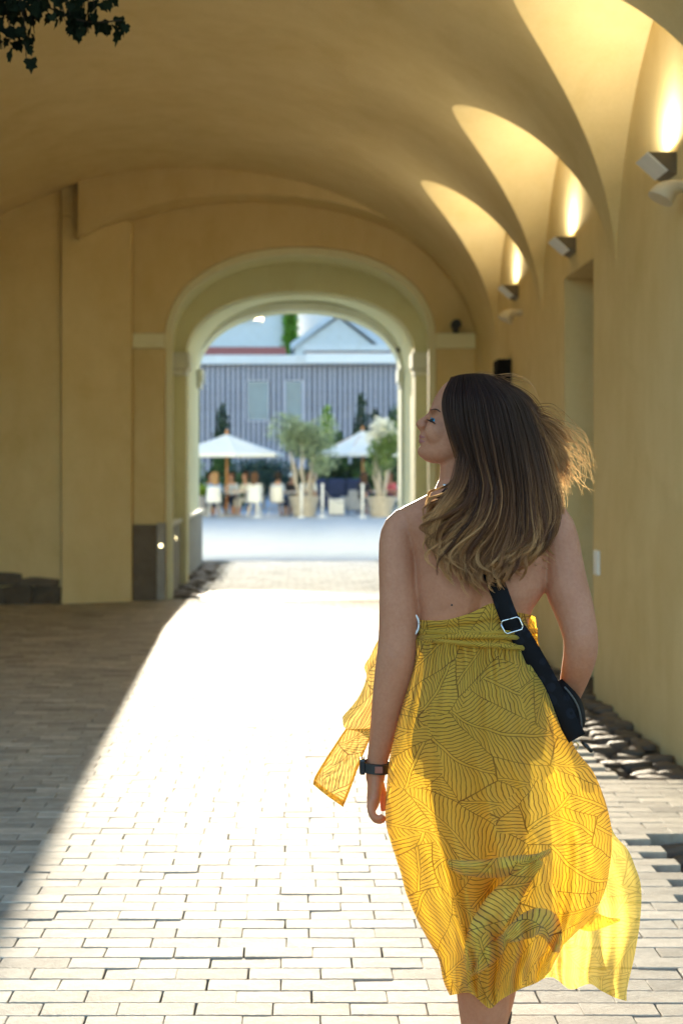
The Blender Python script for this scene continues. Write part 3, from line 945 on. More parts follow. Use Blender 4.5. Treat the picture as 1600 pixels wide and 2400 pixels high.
# ------------------------------------------------------------------ seated guests
SK = plain('guest_skin', (.52, .29, .20), .55, var=.06)
SK2 = plain('guest_tanned_skin', (.38, .20, .13), .55, var=.06)
def skel(name, joints, edges, m, parent, sub=1, rootv=0):
    V = [j[:3] for j in joints]
    me = bpy.data.meshes.new(name)
    me.from_pydata(V, edges, [])
    me.materials.append(m)
    o = link(name, me, parent)
    md = o.modifiers.new('skin', 'SKIN'); md.use_smooth_shade = True
    if not me.skin_vertices:
        return o
    for i, j in enumerate(joints):
        sv = me.skin_vertices[0].data[i]
        r = j[3]
        sv.radius = (r, r) if not isinstance(r, tuple) else r
        sv.use_root = (i == rootv)
    s = o.modifiers.new('subsurf', 'SUBSURF'); s.levels = sub; s.render_levels = sub
    return o
def guest(x, yy, rot, label, shirt, trousers, hair, skin=SK, long_hair=False, cap=None, lean=.08):
    t = thing('person', label, 'person', (x, yy, 0), rot)          # faces local +Y
    hz, ly = .50, lean
    J = [(0,-.05,hz,.12), (0,-.03,hz+.22,(.15,.10)), (0,ly,hz+.42,(.16,.10)), (0,ly+.03,hz+.55,.05), (0,ly+.05,hz+.60,.052), (0,ly+.06,hz+.70,(.078,.09)), (0,ly+.06,hz+.79,.06),
         (-.16,ly,hz+.45,.055), (-.22,ly+.04,hz+.22,.042), (-.14,ly+.30,hz+.24,.032), (-.12,ly+.38,hz+.25,.03),
         (.16,ly,hz+.45,.055), (.22,ly+.04,hz+.22,.042), (.14,ly+.30,hz+.24,.032), (.12,ly+.38,hz+.25,.03),
         (-.10,.05,hz-.0,.085), (-.12,.40,hz,.06), (-.12,.42,.25,.05), (-.12,.42,.07,.04), (-.12,.56,.035,.032),
         (.10,.05,hz-.0,.085), (.12,.40,hz,.06), (.12,.42,.25,.05), (.12,.42,.07,.04), (.12,.56,.035,.032)]
    E = [(0,1),(1,2),(2,3),(3,4),(4,5),(5,6),(2,7),(7,8),(8,9),(9,10),(2,11),(11,12),(12,13),(13,14),(0,15),(15,16),(16,17),(17,18),(18,19),(0,20),(20,21),(21,22),(22,23),(23,24)]
    body = skel('body', J, E, skin, t, 2)
    def grow(ids, e, k, extra=()):
        mp = {j: i for i, j in enumerate(ids)}
        JJ = []
        for j in ids:
            r = J[j][3]
            r = (r + e) if not isinstance(r, tuple) else (r[0] + e, r[1] + e)
            JJ.append((*J[j][:3], r))
        return JJ, [(mp[a], mp[b]) for a, b in E if a in mp and b in mp]
    j, e = grow([0, 1, 2, 7, 8, 11, 12], .018, 0)
    skel('shirt', j, e, shirt, t, 2)
    j, e = grow([0, 15, 16, 17, 20, 21, 22], .014, 0)
    skel('trousers', j, e, trousers, t, 2)
    hc = (0, ly + .045, hz + .72)
    prof = [(.02, .115), (.06, .10), (.092, .06), (.102, .01), (.098, -.05), (.08, -.09)]
    if cap:
        G().lathe([(.103, -.005), (.106, .03), (.09, .09), (.04, .12), (.005, .125)], hc, 16).add([(-.07, ly+.13, hz+.72), (.07, ly+.13, hz+.72), (.05, ly+.23, hz+.71), (-.05, ly+.23, hz+.71), (-.07, ly+.13, hz+.73), (.07, ly+.13, hz+.73), (.05, ly+.23, hz+.722), (-.05, ly+.23, hz+.722)], [(0,1,2,3),(4,7,6,5),(2,6,7,3),(1,5,6,2),(0,3,7,4)]).build('cap', cap, t, True)
    else:
        V, F = [], []
        g = G()
        rows = [(a[1], a[0]) for a in prof]
        if long_hair: rows += [(-.16, .095), (-.24, .10), (-.31, .07)]
        P = []
        for zz, rr in rows:
            P.append([(hc[0] + rr * math.sin(u), hc[1] - .015 - rr * math.cos(u) * 1.08, hc[2] + zz) for u in [(-1.75 + 3.5 * i / 14) for i in range(15)]])
        o = g.grid(P).build('hair', hair, t, True)
        s = o.modifiers.new('solid', 'SOLIDIFY'); s.thickness = .03; s.offset = -1
    return t
def cloth_c(n, c): return plain(n, c, .85, var=.08)
white_c, pale_c, blue_c, black_c, red_c, jeans = cloth_c('white_cotton', (.75,.74,.68)), cloth_c('pale_blue_cotton', (.52,.60,.74)), cloth_c('blue_cotton', (.22,.36,.62)), cloth_c('black_cotton', (.03,.03,.035)), cloth_c('red_cotton', (.55,.12,.14)), cloth_c('dark_denim', (.035,.05,.10))
brown_h, dark_h, fair_h = cloth_c('brown_hair', (.10,.05,.025)), cloth_c('black_hair', (.02,.015,.012)), cloth_c('fair_hair', (.36,.22,.11))
guest(-2.55, CY - .62, .5, 'seated person with fair hair and a blue top at the far left of the cafe', blue_c, jeans, fair_h, long_hair=True)
guest(-2.12, CY + .72, 2.9, 'seated person in a pale top facing the archway beside the parasol pole', pale_c, jeans, brown_h)
guest(-1.62, CY + .45, 2.2, 'seated person in a loose white shirt next to the woman with brown hair', white_c, white_c, brown_h)
guest(-1.36, CY - .62, .25, 'seated person with long brown hair in a cream top, back to the archway', white_c, jeans, brown_h, SK2, True)
guest(-.74, CY - .02, -.5, 'seated person with short black hair in a pale blue shirt and dark trousers', pale_c, jeans, dark_h)
guest(-.22, CY + 1.1, 2.7, 'seated person in a black top and a pale blue cap', black_c, jeans, dark_h, SK2, False, cloth_c('cap_cotton', (.45,.58,.72)))
guest(2.95, CY + 2.25, 2.4, 'seated person in a red top behind the flowering tree', red_c, jeans, brown_h, SK2, True)

guest(-2.85, CY + .6, -2.6, 'seated person in blue with short black hair across the left table', blue_c, jeans, dark_h, SK2)
guest(.38, CY + 1.4, 2.4, 'seated person in a white top partly behind the olive tree tub', white_c, jeans, fair_h, SK, True)
guest(1.95, CY + 1.2, -.6, 'seated person in dark clothes under the right parasol, back to the archway', black_c, jeans, brown_h, SK, True)

# ------------------------------------------------------------------ ivy hanging into the mouth of the passage
def ivy_leaf(seed):
    r = random.Random(seed)
    out = [(0, 0), (.32, -.10), (.50, .12), (.34, .34), (.40, .62), (.16, .66), (0, 1.0), (-.16, .66), (-.40, .62), (-.34, .34), (-.50, .12), (-.32, -.10)]
    V = [(x * r.uniform(.85, 1.1), yy * r.uniform(.92, 1.06), .06 * abs(x) * r.uniform(-1, 1) - .10 * yy * yy) for x, yy in out] + [(0, .36, .05)]
    F = [(12, k, (k + 1) % 12) for k in range(12)]
    me = bpy.data.meshes.new('leaf')
    me.from_pydata(V, [], F); me.materials.append(LM['ivy'])
    return me
ivl = [ivy_leaf(s) for s in range(6)]
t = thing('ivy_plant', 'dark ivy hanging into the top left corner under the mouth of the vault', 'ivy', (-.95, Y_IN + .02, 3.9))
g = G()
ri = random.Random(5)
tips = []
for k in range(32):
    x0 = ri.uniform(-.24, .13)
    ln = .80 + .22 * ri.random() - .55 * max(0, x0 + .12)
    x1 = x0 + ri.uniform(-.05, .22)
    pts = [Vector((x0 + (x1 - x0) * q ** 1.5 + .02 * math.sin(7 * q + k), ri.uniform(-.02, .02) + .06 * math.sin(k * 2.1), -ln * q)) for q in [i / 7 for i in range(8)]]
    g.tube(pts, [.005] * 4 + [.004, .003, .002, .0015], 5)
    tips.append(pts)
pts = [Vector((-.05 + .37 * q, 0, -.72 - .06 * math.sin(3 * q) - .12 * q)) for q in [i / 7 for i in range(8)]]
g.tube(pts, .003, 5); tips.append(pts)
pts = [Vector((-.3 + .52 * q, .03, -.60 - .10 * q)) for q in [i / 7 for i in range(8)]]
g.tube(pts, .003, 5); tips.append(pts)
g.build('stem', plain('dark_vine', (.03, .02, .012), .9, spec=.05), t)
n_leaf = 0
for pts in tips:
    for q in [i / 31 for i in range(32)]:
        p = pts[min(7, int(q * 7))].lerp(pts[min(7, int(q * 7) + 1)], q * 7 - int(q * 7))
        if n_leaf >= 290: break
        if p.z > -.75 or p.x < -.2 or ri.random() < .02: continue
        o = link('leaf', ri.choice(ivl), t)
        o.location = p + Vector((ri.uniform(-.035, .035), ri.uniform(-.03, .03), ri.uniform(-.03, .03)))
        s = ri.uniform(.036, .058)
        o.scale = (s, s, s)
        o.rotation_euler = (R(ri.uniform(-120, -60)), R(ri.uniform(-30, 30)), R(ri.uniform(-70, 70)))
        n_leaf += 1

# ------------------------------------------------------------------ the woman walking into the passage
from mathutils.bvhtree import BVHTree
YW = 3.25
def W(px, py, d=0.0):
    """figure drawing units (1 unit is about a millimetre at the figure) to metres; d = depth, negative is towards her back"""
    yy = YW + d
    return Vector(((px - 704) * yy / 3333.0, yy, CAM_H - (py - 1097) * yy / 3333.0))
U = YW / 3333.0
woman = thing('person', 'woman in a halterneck yellow leaf print dress seen from behind, walking, head turned left', 'person', W(1125, 2605, 0))

def smooth_path(pts, n):
    """Catmull-Rom through pts (tuples of any length)"""
    P = [np.array(p, float) for p in pts]
    P = [2 * P[0] - P[1]] + P + [2 * P[-1] - P[-2]]
    out = []
    m = len(P) - 3
    for i in range(n):
        t = i / (n - 1) * m
        k = min(int(t), m - 1); t -= k
        a, b, c, e = P[k:k+4]
        out.append(.5 * ((2*b) + (c - a) * t + (2*a - 5*b + 4*c - e) * t*t + (3*b - a - 3*c + e) * t**3))
    return out
def limb_px(g, pts, n=26, seg=20, flat=1.0, up=(0, 1, 0)):
    """pts: (px, py, d, r_px)"""
    sp = smooth_path(pts, n)
    g.tube([W(p[0], p[1], p[2]) for p in sp], [max(1, p[3]) * U for p in sp], seg, True, flat, up)
def ellip(g, c, r, n=14, m=20, rot=None):
    P = []
    for i in range(1, n):
        a = PI * i / n
        P.append([(r[0] * math.sin(a) * math.cos(2*PI*k/m), r[1] * math.sin(a) * math.sin(2*PI*k/m), r[2] * math.cos(a)) for k in range(m)])
    V = [Vector(p) for row in P for p in row] + [Vector((0, 0, r[2])), Vector((0, 0, -r[2]))]
    if rot is not None: V = [rot @ v for v in V]
    V = [v + Vector(c) for v in V]
    F = []
    for i in range(n - 2):
        for k in range(m):
            F.append((i*m+k, (i+1)*m+k, (i+1)*m+(k+1) % m, i*m+(k+1) % m))
    t, b = (n-1)*m, (n-1)*m + 1
    for k in range(m):
        F.append((t, k, (k+1) % m)); F.append((b, (n-2)*m+(k+1) % m, (n-2)*m+k))
    g.add(V, F)

B = G()
# torso: (x, y, half width, half depth m, d)
TORSO = [(1076, 1128, 50, .050, .012), (1080, 1150, 66, .056, .01), (1100, 1174, 128, .062, .008), (1110, 1192, 172, .070, .006), (1114, 1212, 184, .076, .004), (1120, 1255, 174, .086, 0), (1126, 1310, 160, .095, 0),
         (1122, 1377, 155, .098, 0), (1110, 1433, 133, .090, 0), (1108, 1480, 128, .090, 0), (1112, 1540, 129, .100, -.004), (1118, 1620, 148, .122, -.012), (1116, 1700, 163, .125, -.014), (1112, 1770, 156, .105, -.01)]
rows = []
for p in smooth_path(TORSO, 46):
    ring = []
    for k in range(40):
        a = 2 * PI * k / 40
        ca, sa = math.cos(a), math.sin(a)
        w = math.copysign(abs(ca) ** .85, ca)
        dd = math.copysign(abs(sa) ** .9, sa)
        spine = .021 * math.exp(-(ca / .10) ** 2) * (1 if 1230 < p[1] < 1560 else 0) if sa < 0 else 0
        blade = .025 * (math.exp(-((abs(ca) - .5) / .22) ** 2) * math.exp(-((p[1] - 1265) / 60) ** 2)) if sa < 0 else 0
        ring.append(W(p[0] + p[2] * w, p[1], p[4]) + Vector((0, p[3] * dd + spine - blade, 0)))
    rows.append(ring)
n0 = len(B.V)
B.grid(rows, closed_u=True)
B.F.append(tuple(n0 + k for k in range(40))[::-1]); e = n0 + 45 * 40; B.F.append(tuple(e + k for k in range(40)))
# neck and arms
limb_px(B, [(1082, 1160, .012, 60), (1077, 1125, .010, 49), (1080, 1085, .004, 48), (1092, 1040, 0, 54)])
limb_px(B, [(975, 1222, 0, 32), (948, 1228, 0, 39), (934, 1256, 0, 44), (931, 1310, -.004, 44.5), (935, 1400, -.010, 46.5), (933, 1490, -.012, 46.5), (929, 1540, -.012, 47), (921, 1590, -.006, 45), (909, 1650, .004, 38.5), (897, 1720, .012, 31.5), (886, 1772, .016, 25.5), (881, 1800, .018, 24), (879, 1830, .02, 22)])
limb_px(B, [(1255, 1200, 0, 38), (1290, 1218, -.004, 44), (1306, 1262, -.010, 48), (1316, 1320, -.020, 49), (1328, 1380, -.034, 50), (1341, 1420, -.046, 47), (1353, 1462, -.058, 42.5), (1360, 1500, -.066, 40), (1358, 1537, -.056, 38.5), (1347, 1582, -.02, 34), (1335, 1625, .03, 27), (1324, 1660, .07, 23), (1316, 1690, .10, 22)])
ellip(B, W(1366, 1507, -.070), (.026, .028, .034))
ellip(B, W(921, 1540, -.040), (.016, .018, .022))
# legs and feet
limb_px(B, [(1066, 1700, -.01, 84), (1076, 1850, -.012, 78), (1098, 2010, -.016, 60), (1112, 2110, -.01, 53), (1128, 2200, -.024, 60), (1131, 2290, -.03, 64), (1133, 2390, -.02, 55), (1135, 2480, -.004, 40), (1136, 2535, 0, 35), (1136, 2570, .006, 36)])
limb_px(B, [(1154, 1700, .0, 84), (1168, 1850, .07, 76), (1172, 2000, .15, 58), (1172, 2085, .20, 51), (1171, 2170, .255, 55), (1168, 2250, .30, 57), (1164, 2340, .36, 44), (1160, 2390, .40, 33), (1158, 2416, .43, 33)])
for (x, yy, d, dirn) in ((1136, 2584, .0, (0, 1)), (1158, 2432, .45, (.06, 1))):
    a = W(x, yy, d); a.z = .04
    f = Vector((dirn[0], dirn[1], 0)).normalized()
    g2 = [a - f * .055 + Vector((0, 0, .0)), a - f * .02 + Vector((0, 0, .012)), a + f * .06 + Vector((0, 0, .004)), a + f * .12 + Vector((0, 0, -.012)), a + f * .165 + Vector((0, 0, -.02))]
    B.tube(g2, [.026, .034, .036, .036, .018], 16, True, .8, (0, 0, 1))
# left hand hanging, back of the hand outwards, fingers curled to the thigh
P = []
for p in smooth_path([(881, 1796, .018, 22, .024), (879, 1820, .020, 19, .031), (877, 1850, .022, 17, .038), (874, 1880, .024, 15, .040), (873, 1894, .024, 10, .036)], 14):
    P.append([W(p[0] + p[3] * math.cos(2*PI*k/16), p[1], p[2]) + Vector((0, p[4] * math.sin(2*PI*k/16), 0)) for k in range(16)])
n0 = len(B.V); B.grid(P, closed_u=True); B.F.append(tuple(n0 + k for k in range(16))[::-1]); e = n0 + 13*16; B.F.append(tuple(e + k for k in range(16)))
for k, (L, dd) in enumerate(((.82, -.012), (.95, .010), (1.0, .033), (.93, .055))):
    limb_px(B, [(876, 1868, dd, 9.2), (868, 1886, dd, 9.4), (868 + 3*L, 1886 + 22*L, dd - .001, 8.9), (868 + 13*L, 1886 + 36*L, dd - .002, 8.2), (868 + 27*L, 1886 + 37*L, dd - .002, 7.6), (868 + 34*L, 1886 + 27*L, dd, 6.4)], 16, 12)
limb_px(B, [(884, 1822, .040, 11), (892, 1842, .058, 10.5), (897, 1866, .066, 9.5), (898, 1890, .064, 8), (897, 1902, .062, 6.5)], 14, 12)
# right hand closed on the front of the bag
P = []
for p in smooth_path([(1318, 1684, .095, 22, .024), (1312, 1700, .125, 21, .034), (1306, 1716, .155, 17, .040), (1302, 1724, .172, 12, .036)], 12):
    P.append([W(p[0] + p[3] * math.cos(2*PI*k/16), p[1], p[2]) + Vector((0, .014 * math.sin(2*PI*k/16), p[4] * .6 * math.sin(2*PI*k/16))) for k in range(16)])
n0 = len(B.V); B.grid(P, closed_u=True); B.F.append(tuple(n0 + k for k in range(16))[::-1]); e = n0 + 11*16; B.F.append(tuple(e + k for k in range(16)))
for k, (L, oy) in enumerate(((.9, -20), (1.0, -4), (.96, 12), (.8, 28))):
    limb_px(B, [(1306, 1712 + oy, .150, 9), (1302, 1718 + oy, .180, 9), (1310, 1722 + oy, .180 + .025 * L, 8.5), (1326, 1726 + oy, .185 + .02 * L, 8), (1336, 1728 + oy, .178, 6.5)], 14, 10)
limb_px(B, [(1312, 1690, .12, 10), (1326, 1684, .15, 9.5), (1336, 1690, .172, 8.5), (1342, 1698, .182, 6.5)], 12, 10)
# head: rows of (y, front x, back x, half breadth m)
HEAD = [(884, 1075, 1140, .020), (892, 1052, 1168, .044), (905, 1036, 1186, .058), (925, 1022, 1198, .068), (945, 1012, 1204, .073), (962, 1008, 1206, .0755), (980, 1008, 1205, .076), (1000, 1002, 1200, .073), (1015, 995, 1192, .070), (1030, 990, 1180, .066), (1045, 986, 1166, .061), (1060, 983, 1150, .054), (1072, 987, 1130, .045), (1081, 998, 1110, .034), (1086, 1014, 1092, .020)]
HC = W(1095, 985, 0)
HR = Matrix.Rotation(R(-9), 3, 'Z')
def hrot(v): return HC + HR @ (Vector(v) - HC)
rows = []
for (yy, xf, xb, hb) in smooth_path(HEAD, 44):
    ring = []
    for k in range(40):
        a = 2 * PI * k / 40
        ca, sa = math.cos(a), math.sin(a)
        xm = xf + (xb - xf) * .56
        hx = (xm - xf) if ca < 0 else (xb - xm)
        x = xm + hx * math.copysign(abs(ca) ** .92, ca)
        narrow = 1 - .16 * max(0, -ca) ** 2 * (1 if yy > 950 else .5)
        ring.append(hrot(W(x, yy, 0) + Vector((0, hb * math.copysign(abs(sa) ** .9, sa) * narrow, 0))))
    rows.append(ring)
n0 = len(B.V)
B.grid(rows, closed_u=True)
B.F.append(tuple(n0 + k for k in range(40))[::-1]); e = n0 + 43*40; B.F.append(tuple(e + k for k in range(40)))
def hx(px, py, dd): return hrot(W(px, py, 0) + Vector((0, dd, 0)))
# nose, brow, lips, chin, ear, cheek
nose = [(1012, 960, 5), (1006, 972, 6.5), (998, 981, 8), (988, 989, 9.5), (981, 995, 9.8), (984, 1000, 8.5), (994, 1002, 7)]
B.tube([hx(p[0], p[1], 0) for p in nose], [p[2] * U for p in nose], 14, True, 1.0, (0, 1, 0))
for s in (-1, 1):
    ellip(B, hx(991, 998, s * .011), (.009, .0075, .0075))
    ellip(B, hx(1034, 1012, s * .034), (.036, .024, .034))
    ellip(B, hx(1017, 961, s * .026), (.010, .022, .007))
ellip(B, hx(992, 1010, 0), (.008, .012, .008))
ellip(B, hx(989, 1022, 0), (.0080, .020, .0056))
ellip(B, hx(988, 1034, 0), (.0085, .018, .0060))
ellip(B, hx(993, 1058, 0), (.0150, .022, .0150))
ellip(B, hx(1080, 1040, -.068), (.018, .009, .030), rot=Matrix.Rotation(R(12), 3, 'Y'))
ellip(B, hx(1079, 1061, -.066), (.010, .007, .010))

skin, nt, b = newmat('skin')
co = COORD(nt)
f = NOISE(nt, co, 9, 6, .65)
f2 = NOISE(nt, co, 120, 3, .6)
base = RAMP(nt, f, [(.3, (.44, .175, .092)), (.7, (.54, .240, .138))])
nt.links.new(MIXC(nt, .25, base, RAMP(nt, f2, [(.35, (.75, .6, .55)), (.6, (1, 1, 1))]), 'MULTIPLY'), b.inputs['Base Color'])
b.inputs['Roughness'].default_value = .55
b.inputs['Specular IOR Level'].default_value = .24
b.inputs['Subsurface Weight'].default_value = .22
b.inputs['Subsurface Radius'].default_value = (1, .35, .2)
b.inputs['Subsurface Scale'].default_value = .012
BUMP(nt, f2, .12, .001, b)
raw = mk('body_raw', B.V, B.F, skin)
md = raw.modifiers.new('remesh', 'REMESH'); md.mode = 'VOXEL'; md.voxel_size = .0032; md.use_smooth_shade = True
sm = raw.modifiers.new('smooth', 'SMOOTH'); sm.factor = .5; sm.iterations = 7
dg = bpy.context.evaluated_depsgraph_get()
bm_body = bpy.data.meshes.new_from_object(raw.evaluated_get(dg))
bm_body.name = 'body'
bpy.data.objects.remove(raw)
bm_body.materials.clear(); bm_body.materials.append(skin)
bm_body.polygons.foreach_set('use_smooth', [True] * len(bm_body.polygons))
body = link('body', bm_body, woman, True)
tree = BVHTree.FromPolygons([v.co.copy() for v in bm_body.vertices], [tuple(p.vertices) for p in bm_body.polygons])
CAMP = Vector((0, 0, CAM_H))
def onto(px, py, lift=.0, trees=None):
    """point on the figure's back surface along the sight of the drawing, lifted off it"""
    d = (W(px, py, 0) - CAMP).normalized()
    best = None
    for tr in (trees or [tree]):
        h = tr.ray_cast(CAMP, d)
        if h[0] is not None and (best is None or h[3] < best[1]): best = (h[0], h[3])
    if best is None: return None
    return best[0] - d * lift

TR = np.array(smooth_path(TORSO, 120))
def torso_d(px, py):
    r = 0.0
    for _ in range(4):
        qx, qy = 704 + (px - 704) * (YW + r) / YW, 1097 + (py - 1097) * (YW + r) / YW
        cx, hw, hd, d = (np.interp(qy, TR[:, 1], TR[:, k]) for k in (0, 2, 3, 4))
        ca = min(1, abs(qx - cx) / hw)
        sa = math.sqrt(max(0, 1 - ca ** (2 / .85))) ** .9
        r = float(d - hd * sa)
    return r
# ---- dress fabric: leaves with midribs and curved veins, sheer yellow
def dress_mat(name, sheer, trans, gl, ink_k=1.0):
    m, nt, b = newmat(name)
    uv = COORD(nt, 'UV')
    warp = nt.nodes.new('ShaderNodeTexNoise'); nt.links.new(uv, warp.inputs['Vector']); warp.inputs['Scale'].default_value = 7; warp.inputs['Detail'].default_value = 2
    vm = nt.nodes.new('ShaderNodeVectorMath'); vm.operation = 'MULTIPLY_ADD'
    nt.links.new(warp.outputs['Color'], vm.inputs[0]); vm.inputs[1].default_value = (.035, .035, 0); nt.links.new(uv, vm.inputs[2])
    EL = 2.3
    def leaves(deg, off):
        mp = nt.nodes.new('ShaderNodeMapping'); nt.links.new(vm.outputs[0], mp.inputs[0])
        mp.inputs['Rotation'].default_value = (0, 0, R(deg)); mp.inputs['Location'].default_value = (off, off * .7, 0)
        s2 = nt.nodes.new('ShaderNodeVectorMath'); s2.operation = 'MULTIPLY'; nt.links.new(mp.outputs[0], s2.inputs[0]); s2.inputs[1].default_value = (1, EL, 0)
        vo = nt.nodes.new('ShaderNodeTexVoronoi'); vo.voronoi_dimensions = '2D'; vo.feature = 'F1'
        ve = nt.nodes.new('ShaderNodeTexVoronoi'); ve.voronoi_dimensions = '2D'; ve.feature = 'DISTANCE_TO_EDGE'
        for n_ in (vo, ve):
            nt.links.new(s2.outputs[0], n_.inputs['Vector']); n_.inputs['Scale'].default_value = 4.6; n_.inputs['Randomness'].default_value = .95
        df = nt.nodes.new('ShaderNodeVectorMath'); df.operation = 'SUBTRACT'; nt.links.new(s2.outputs[0], df.inputs[0]); nt.links.new(vo.outputs['Position'], df.inputs[1])
        sx = nt.nodes.new('ShaderNodeSeparateXYZ'); nt.links.new(df.outputs[0], sx.inputs[0])
        sc = nt.nodes.new('ShaderNodeSeparateColor'); nt.links.new(vo.outputs['Color'], sc.inputs[0])
        px, py = sx.outputs[0], M_(nt, 'DIVIDE', sx.outputs[1], EL)
        ang = M_(nt, 'MULTIPLY', M_(nt, 'SUBTRACT', sc.outputs[0], .5), .9)
        flip = M_(nt, 'SUBTRACT', M_(nt, 'MULTIPLY', M_(nt, 'GREATER_THAN', sc.outputs[1], .5), 2), 1)
        ca, sa = M_(nt, 'COSINE', ang), M_(nt, 'SINE', ang)
        a = M_(nt, 'MULTIPLY', M_(nt, 'ADD', M_(nt, 'MULTIPLY', px, ca), M_(nt, 'MULTIPLY', py, sa)), flip)
        c = M_(nt, 'SUBTRACT', M_(nt, 'MULTIPLY', py, ca), M_(nt, 'MULTIPLY', px, sa))
        c = M_(nt, 'ADD', c, M_(nt, 'MULTIPLY', M_(nt, 'MULTIPLY', a, a), M_(nt, 'MULTIPLY', flip, 1.3)))
        ac = M_(nt, 'ABSOLUTE', c)
        vein = M_(nt, 'ADD', a, M_(nt, 'MULTIPLY', M_(nt, 'POWER', ac, .75), .42))
        wob = NOISE(nt, vm.outputs[0], 30, 2, .5)
        vein = M_(nt, 'ADD', vein, M_(nt, 'MULTIPLY', wob, .014))
        fr = M_(nt, 'ABSOLUTE', M_(nt, 'SUBTRACT', M_(nt, 'FRACT', M_(nt, 'MULTIPLY', vein, 98)), .5))
        l1 = M_(nt, 'LESS_THAN', fr, .115)
        rib = M_(nt, 'MULTIPLY', M_(nt, 'LESS_THAN', ac, .0040), M_(nt, 'GREATER_THAN', ac, .0024))
        edge = M_(nt, 'LESS_THAN', ve.outputs['Distance'], .008)
        return M_(nt, 'MAXIMUM', M_(nt, 'MAXIMUM', M_(nt, 'MULTIPLY', l1, M_(nt, 'GREATER_THAN', ac, .0026)), rib), edge)
    mk_ = nt.nodes.new('ShaderNodeTexVoronoi'); mk_.voronoi_dimensions = '2D'; nt.links.new(vm.outputs[0], mk_.inputs['Vector']); mk_.inputs['Scale'].default_value = 8.5
    mc = nt.nodes.new('ShaderNodeSeparateColor'); nt.links.new(mk_.outputs['Color'], mc.inputs[0])
    sel = M_(nt, 'GREATER_THAN', mc.outputs[0], .52)
    la_, lb_ = leaves(38, .3), leaves(-58, 1.7)
    ln = M_(nt, 'ADD', M_(nt, 'MULTIPLY', la_, M_(nt, 'SUBTRACT', 1, sel)), M_(nt, 'MULTIPLY', lb_, sel))
    thin = NOISE(nt, uv, 14, 3, .6)
    ln = M_(nt, 'MULTIPLY', ln, M_(nt, 'MULTIPLY_ADD', thin, .8 * ink_k, .40 * ink_k), clamp=True)
    shade = NOISE(nt, uv, 5, 3, .6)
    cloth = RAMP(nt, shade, [(.3, (.76, .52, .07)), (.7, (.82, .60, .11))])
    glow = RAMP(nt, shade, [(.3, gl), (.7, tuple(min(1, x * 1.06) for x in gl))])
    ink = (.045, .026, .016)
    cc = MIXC(nt, ln, cloth, ink); tc = MIXC(nt, M_(nt, 'MULTIPLY', ln, .85), glow, (.10, .045, .01))
    nt.links.new(cc, b.inputs['Base Color'])
    b.inputs['Roughness'].default_value = .75
    b.inputs['Specular IOR Level'].default_value = .2
    b.inputs['Sheen Weight'].default_value = .15
    BUMP(nt, NOISE(nt, uv, 240, 2, .6), .15, .0008, b)
    tl = nt.nodes.new('ShaderNodeBsdfTranslucent'); nt.links.new(tc, tl.inputs[0])
    mx = nt.nodes.new('ShaderNodeMixShader'); mx.inputs[0].default_value = trans
    nt.links.new(b.outputs[0], mx.inputs[1]); nt.links.new(tl.outputs[0], mx.inputs[2])
    tp = nt.nodes.new('ShaderNodeBsdfTransparent'); tp.inputs[0].default_value = (1, .86, .40, 1)
    m2 = nt.nodes.new('ShaderNodeMixShader')
    nt.links.new(M_(nt, 'MULTIPLY', M_(nt, 'SUBTRACT', 1, M_(nt, 'MULTIPLY', ln, .8)), sheer), m2.inputs[0])
    nt.links.new(mx.outputs[0], m2.inputs[1]); nt.links.new(tp.outputs[0], m2.inputs[2])
    nt.links.new(m2.outputs[0], nt.nodes['Material Output'].inputs[0])
    return m
DM = dress_mat('leaf_print_cloth', .14, .56, (.93, .60, .05), 1.0)
DM3 = dress_mat('folded_leaf_print_cloth', .02, .34, (.92, .52, .04))
DM4 = dress_mat('sash_leaf_print_cloth', .04, .30, (.66, .42, .14))
DM2 = dress_mat('sheer_leaf_print_cloth', .30, .70, (.95, .73, .14), .6)

class Cloth:
    def __init__(s): s.V, s.F, s.UV, s.MI = [], [], [], []
    def patch(s, fn, nu, nv, uvfn, mi=0):
        b = len(s.V)
        for j in range(nv + 1):
            for i in range(nu + 1):
                s.V.append(tuple(fn(i / nu, j / nv)))
        for j in range(nv):
            for i in range(nu):
                a = b + j * (nu + 1) + i
                s.F.append((a, a + 1, a + nu + 2, a + nu + 1)); s.MI.append(mi)
                s.UV += [uvfn(x, y) for x, y in ((i / nu, j / nv), ((i + 1) / nu, j / nv), ((i + 1) / nu, (j + 1) / nv), (i / nu, (j + 1) / nv))]
    def build(s, name, mats, parent):
        me = bpy.data.meshes.new(name)
        me.from_pydata(s.V, [], s.F)
        for m in mats: me.materials.append(m)
        uvl = me.uv_layers.new(name='UVMap')
        uvl.data.foreach_set('uv', [c for p in s.UV for c in p])
        me.polygons.foreach_set('material_index', s.MI)
        me.polygons.foreach_set('use_smooth', [True] * len(me.polygons))
        me.update()
        return link(name, me, parent, True)
def curve(pts):
    """arc length parametrised smooth curve through pts"""
    sp = smooth_path(pts, 120)
    L = [0]
    for a, b2 in zip(sp[:-1], sp[1:]): L.append(L[-1] + float(np.linalg.norm((b2 - a)[:2])))
    L = np.array(L) / L[-1]
    A = np.array(sp)
    return lambda t: np.array([np.interp(t, L, A[:, k]) for k in range(A.shape[1])])
def coons(T, Bt, Lf, Rt):
    T, Bt, Lf, Rt = curve(T), curve(Bt), curve(Lf), curve(Rt)
    c00, c10, c01, c11 = T(0), T(1), Bt(0), Bt(1)
    def f(u, v):
        return ((1-v)*T(u) + v*Bt(u) + (1-u)*Lf(v) + u*Rt(v) - ((1-u)*(1-v)*c00 + u*(1-v)*c10 + (1-u)*v*c01 + u*v*c11))
    return f
def sstep(a, b, x):
    t = max(0, min(1, (x - a) / (b - a))); return t * t * (3 - 2 * t)

dress = Cloth()
